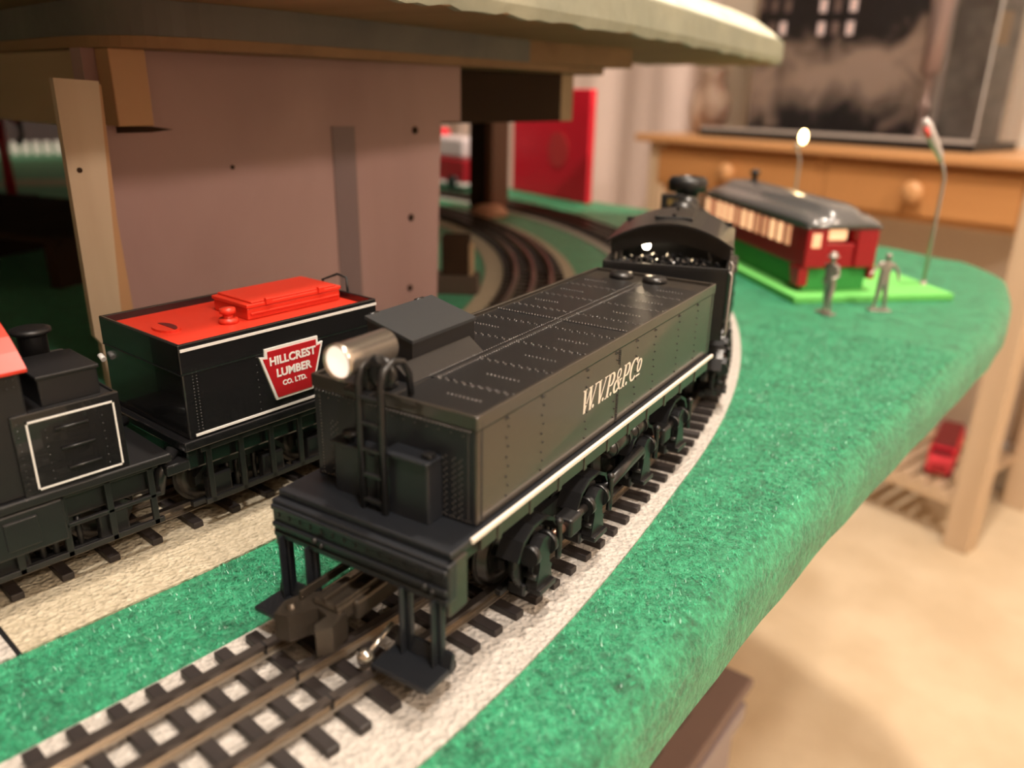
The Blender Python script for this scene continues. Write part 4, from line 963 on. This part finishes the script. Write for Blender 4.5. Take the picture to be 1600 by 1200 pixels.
# ---------------------------------------------------------------- street lamps
def lamp(loc, lit, label, rz, H=.1045):
    t = thing('street_lamp', label, 'street lamp', loc, rz, None)
    MB().rbox(-.012, .012, -.008, .008, 0, .0022, .0006).lathe([(.004, .0022), (.003, .006), (.0015, .010)], (0, 0, 0), 'z', 12).build('base', PEWTER if lit else mat('pinkish_grey_base', (.45, .36, .33), .5), t)
    MB().tube([(0, 0, .002), (0, 0, H*.6), (0, 0, H*.93), (-.002, 0, H), (-.006, 0, H+.008)], [.0017, .0014, .0013, .0013, .0013], 10).build('pole', GREYPOLE, t)
    if lit:
        b = MB().tube([(-.0060, 0, H+.006), (-.0030, 0, H+.011)], .0030, 10).build('socket', GREYPOLE, t)
        MB().ball((0, 0, 0), .0045, 14, (1, 1, 1.7)).build('bulb', mat('bright_bulb', (1, .85, .5), .4, emit=((1, .66, .26), 22)), t).location = (.0005, 0, H+.019)
        d = bpy.data.lights.new('lamp_light', 'POINT'); d.energy = .05; d.color = (1, .72, .4); d.shadow_soft_size = .005
        lo = bpy.data.objects.new('lamp_light', d); COL.objects.link(lo); lo.parent = t; lo.location = (.0005, 0, H+.03)
    else:
        MB().tube([(-.005, 0, H+.006), (-.008, 0, H+.012), (-.016, 0, H+.024), (-.0235, 0, H+.036), (-.026, 0, H+.040)], [.0016, .0030, .0042, .0042, .0025], 12).build('lamp_head', mat('grey_lamp_head', (.52, .47, .46), .35, metal=.3), t)
        MB().tube([(-.0215, -.0030, H+.026), (-.0255, -.0030, H+.0335)], .0020, 8).build('red_marking', mat('red_marking', (.65, .06, .05), .4), t)
lamp((-.0208, .5188, 0), False, 'grey street lamp, unlit, with a tilted head, standing right of the two figures', .72)
lamp((-.2165, .690, 0), True, 'street lamp with a glowing yellow bulb behind the red coach', .2, .098)

# ---------------------------------------------------------------- pewter figures
def figure(loc, rz, label, joints, edges, hat, base, H):
    """joints {name:(x,y,z,r)} in millimetres; built 100x too large, then scaled down"""
    t = thing('pewter_figurine', label, 'figurine', loc, rz, None)
    names = list(joints); me = bpy.data.meshes.new('figure'); S = .1
    me.from_pydata([(joints[n][0]*S, joints[n][1]*S, joints[n][2]*S) for n in names], [(names.index(a), names.index(b)) for a, b in edges], [])
    o = bpy.data.objects.new('figure', me); COL.objects.link(o)
    md = o.modifiers.new('skin', 'SKIN'); sub = o.modifiers.new('sub', 'SUBSURF'); sub.levels = 2; sub.render_levels = 2
    for i, n in enumerate(names):
        r = joints[n][3]*S; me.skin_vertices[0].data[i].radius = (r, r*(joints[n][4] if len(joints[n]) > 4 else 1)); me.skin_vertices[0].data[i].use_root = (n == 'pelvis')
    dg = bpy.context.evaluated_depsgraph_get(); m2 = bpy.data.meshes.new_from_object(o.evaluated_get(dg)); bpy.data.objects.remove(o)
    m2.transform(Matrix.Scale(.01, 4)); 
    for p in m2.polygons: p.use_smooth = True
    m2.materials.append(PEWTER); o = bpy.data.objects.new('body', m2); COL.objects.link(o); o.parent = t
    hx, hy, hz = [v/1000 for v in joints['head'][:3]]
    # face: nose, brow, ears
    MB().ball((hx, hy-.0028, hz-.0002), .0006, 6).ball((hx+.0024, hy, hz), .0006, 6).ball((hx-.0024, hy, hz), .0006, 6).ball((hx-.0009, hy-.0024, hz+.0006), .0004, 6).ball((hx+.0009, hy-.0024, hz+.0006), .0004, 6).build('face', PEWTER, t)
    if hat: MB().lathe([(.0046, hz+.0012), (.0048, hz+.0017), (.0030, hz+.0020), (.0028, hz+.0042), (.0016, hz+.0050), (0, hz+.0050)], (hx, hy, 0), 'z', 16).build('hat', PEWTER, t)
    bb = MB()
    for q in base: bb.rbox(*q, 0, .0014, .0005)
    bb.build('base', PEWTER, t)
J1 = {'pelvis': (0, 0, 23, 3.6, .8), 'belly': (0, 0, 29, 3.6, .8), 'chest': (.3, -.6, 35, 4.6, .75), 'neck': (.2, -1.0, 40, 1.5), 'head': (.2, -1.5, 44, 2.5), 'top': (.2, -1.5, 46.5, 2.2),
      'shL': (4.6, -.5, 38, 1.7), 'elL': (6.6, -1.0, 31, 1.4), 'wrL': (5.0, -5.5, 29, 1.0), 'haL': (4.2, -7.0, 29.5, 1.1), 'shR': (-4.4, -.4, 38, 1.7), 'elR': (-5.6, 1.5, 31, 1.4), 'wrR': (-5.4, -.4, 25, 1.0), 'haR': (-5.3, -1.2, 23, 1.1),
      'hipL': (2.2, 0, 21, 2.6), 'knL': (2.9, -2.6, 12, 2.0), 'anL': (3.0, .2, 3, 1.3), 'toL': (3.2, -3.0, 1.8, 1.3), 'hipR': (-2.2, 0, 21, 2.6), 'knR': (-3.2, 1.4, 12, 2.0), 'anR': (-4.0, 4.2, 3, 1.3), 'toR': (-4.2, 1.4, 1.8, 1.3)}
E1 = [('pelvis', 'belly'), ('belly', 'chest'), ('chest', 'neck'), ('neck', 'head'), ('head', 'top'), ('chest', 'shL'), ('shL', 'elL'), ('elL', 'wrL'), ('wrL', 'haL'), ('chest', 'shR'), ('shR', 'elR'), ('elR', 'wrR'), ('wrR', 'haR'),
      ('pelvis', 'hipL'), ('hipL', 'knL'), ('knL', 'anL'), ('anL', 'toL'), ('pelvis', 'hipR'), ('hipR', 'knR'), ('knR', 'anR'), ('anR', 'toR')]
J2 = dict(J1); J2.update({'elL': (9.5, -.6, 33, 1.4), 'wrL': (10.5, -2.0, 27, 1.0), 'haL': (10.6, -2.8, 25, 1.1), 'elR': (-9.0, -.6, 33, 1.4), 'wrR': (-12.0, -2.4, 30, 1.0), 'haR': (-13.2, -3, 29, 1.1),
      'knL': (3.2, -.6, 12, 1.9), 'anL': (4.2, .4, 3, 1.3), 'toL': (4.4, -2.6, 1.8, 1.3), 'knR': (-3.2, -.4, 12, 1.9), 'anR': (-4.4, .4, 3, 1.3), 'toR': (-4.8, -2.4, 1.8, 1.3)})
figure((-.0531, .3793, 0), -.25, 'pewter figurine wearing a wide-brimmed hat, nearest the coach corner', J1, E1, True, [(-.0085, -.0005, -.003, .008), (-.0005, .0078, -.0065, .003)], 50)
figure((-.0263, .4202, 0), .72, 'pewter figurine with arms held out, right of the hatted one', J2, E1, False, [(-.0085, .0085, -.0050, .0035)], 50)

# ---------------------------------------------------------------- storage tote on the floor under the table edge
def tote():
    t = thing('storage_tote', 'grey-brown plastic storage tote with slotted lid under the table edge', 'storage box', (-.0800, .425, -.40), math.radians(4))
    g = mat('grey_brown_plastic', (.23, .16, .14), .45); s = mat('dark_brown_recess', (.10, .065, .055), .5); p = mat('lilac_grey_plastic', (.30, .25, .27), .35)
    box('lid', g, t, -.33, .0, -.60, 0, -.012, .0, b=.004)
    for i in range(9): box('lid_slot', s, t, -.24, -.030, -.055-i*.058, -.030-i*.058, 0, .0012, b=.0004)
    box('tub', p, t, -.32, -.010, -.59, -.010, -.30, -.012, b=.006)
    o = box('rim', p, t, -.002, .004, -.60, -.03, -.030, -.008, b=.002)
    b = box('cardboard_box', mat('red_mottle_card', (.25, .05, .05), .6), None, -.35, .0, -.25, .35, FZ, -.7001+.0) if False else None
tote()
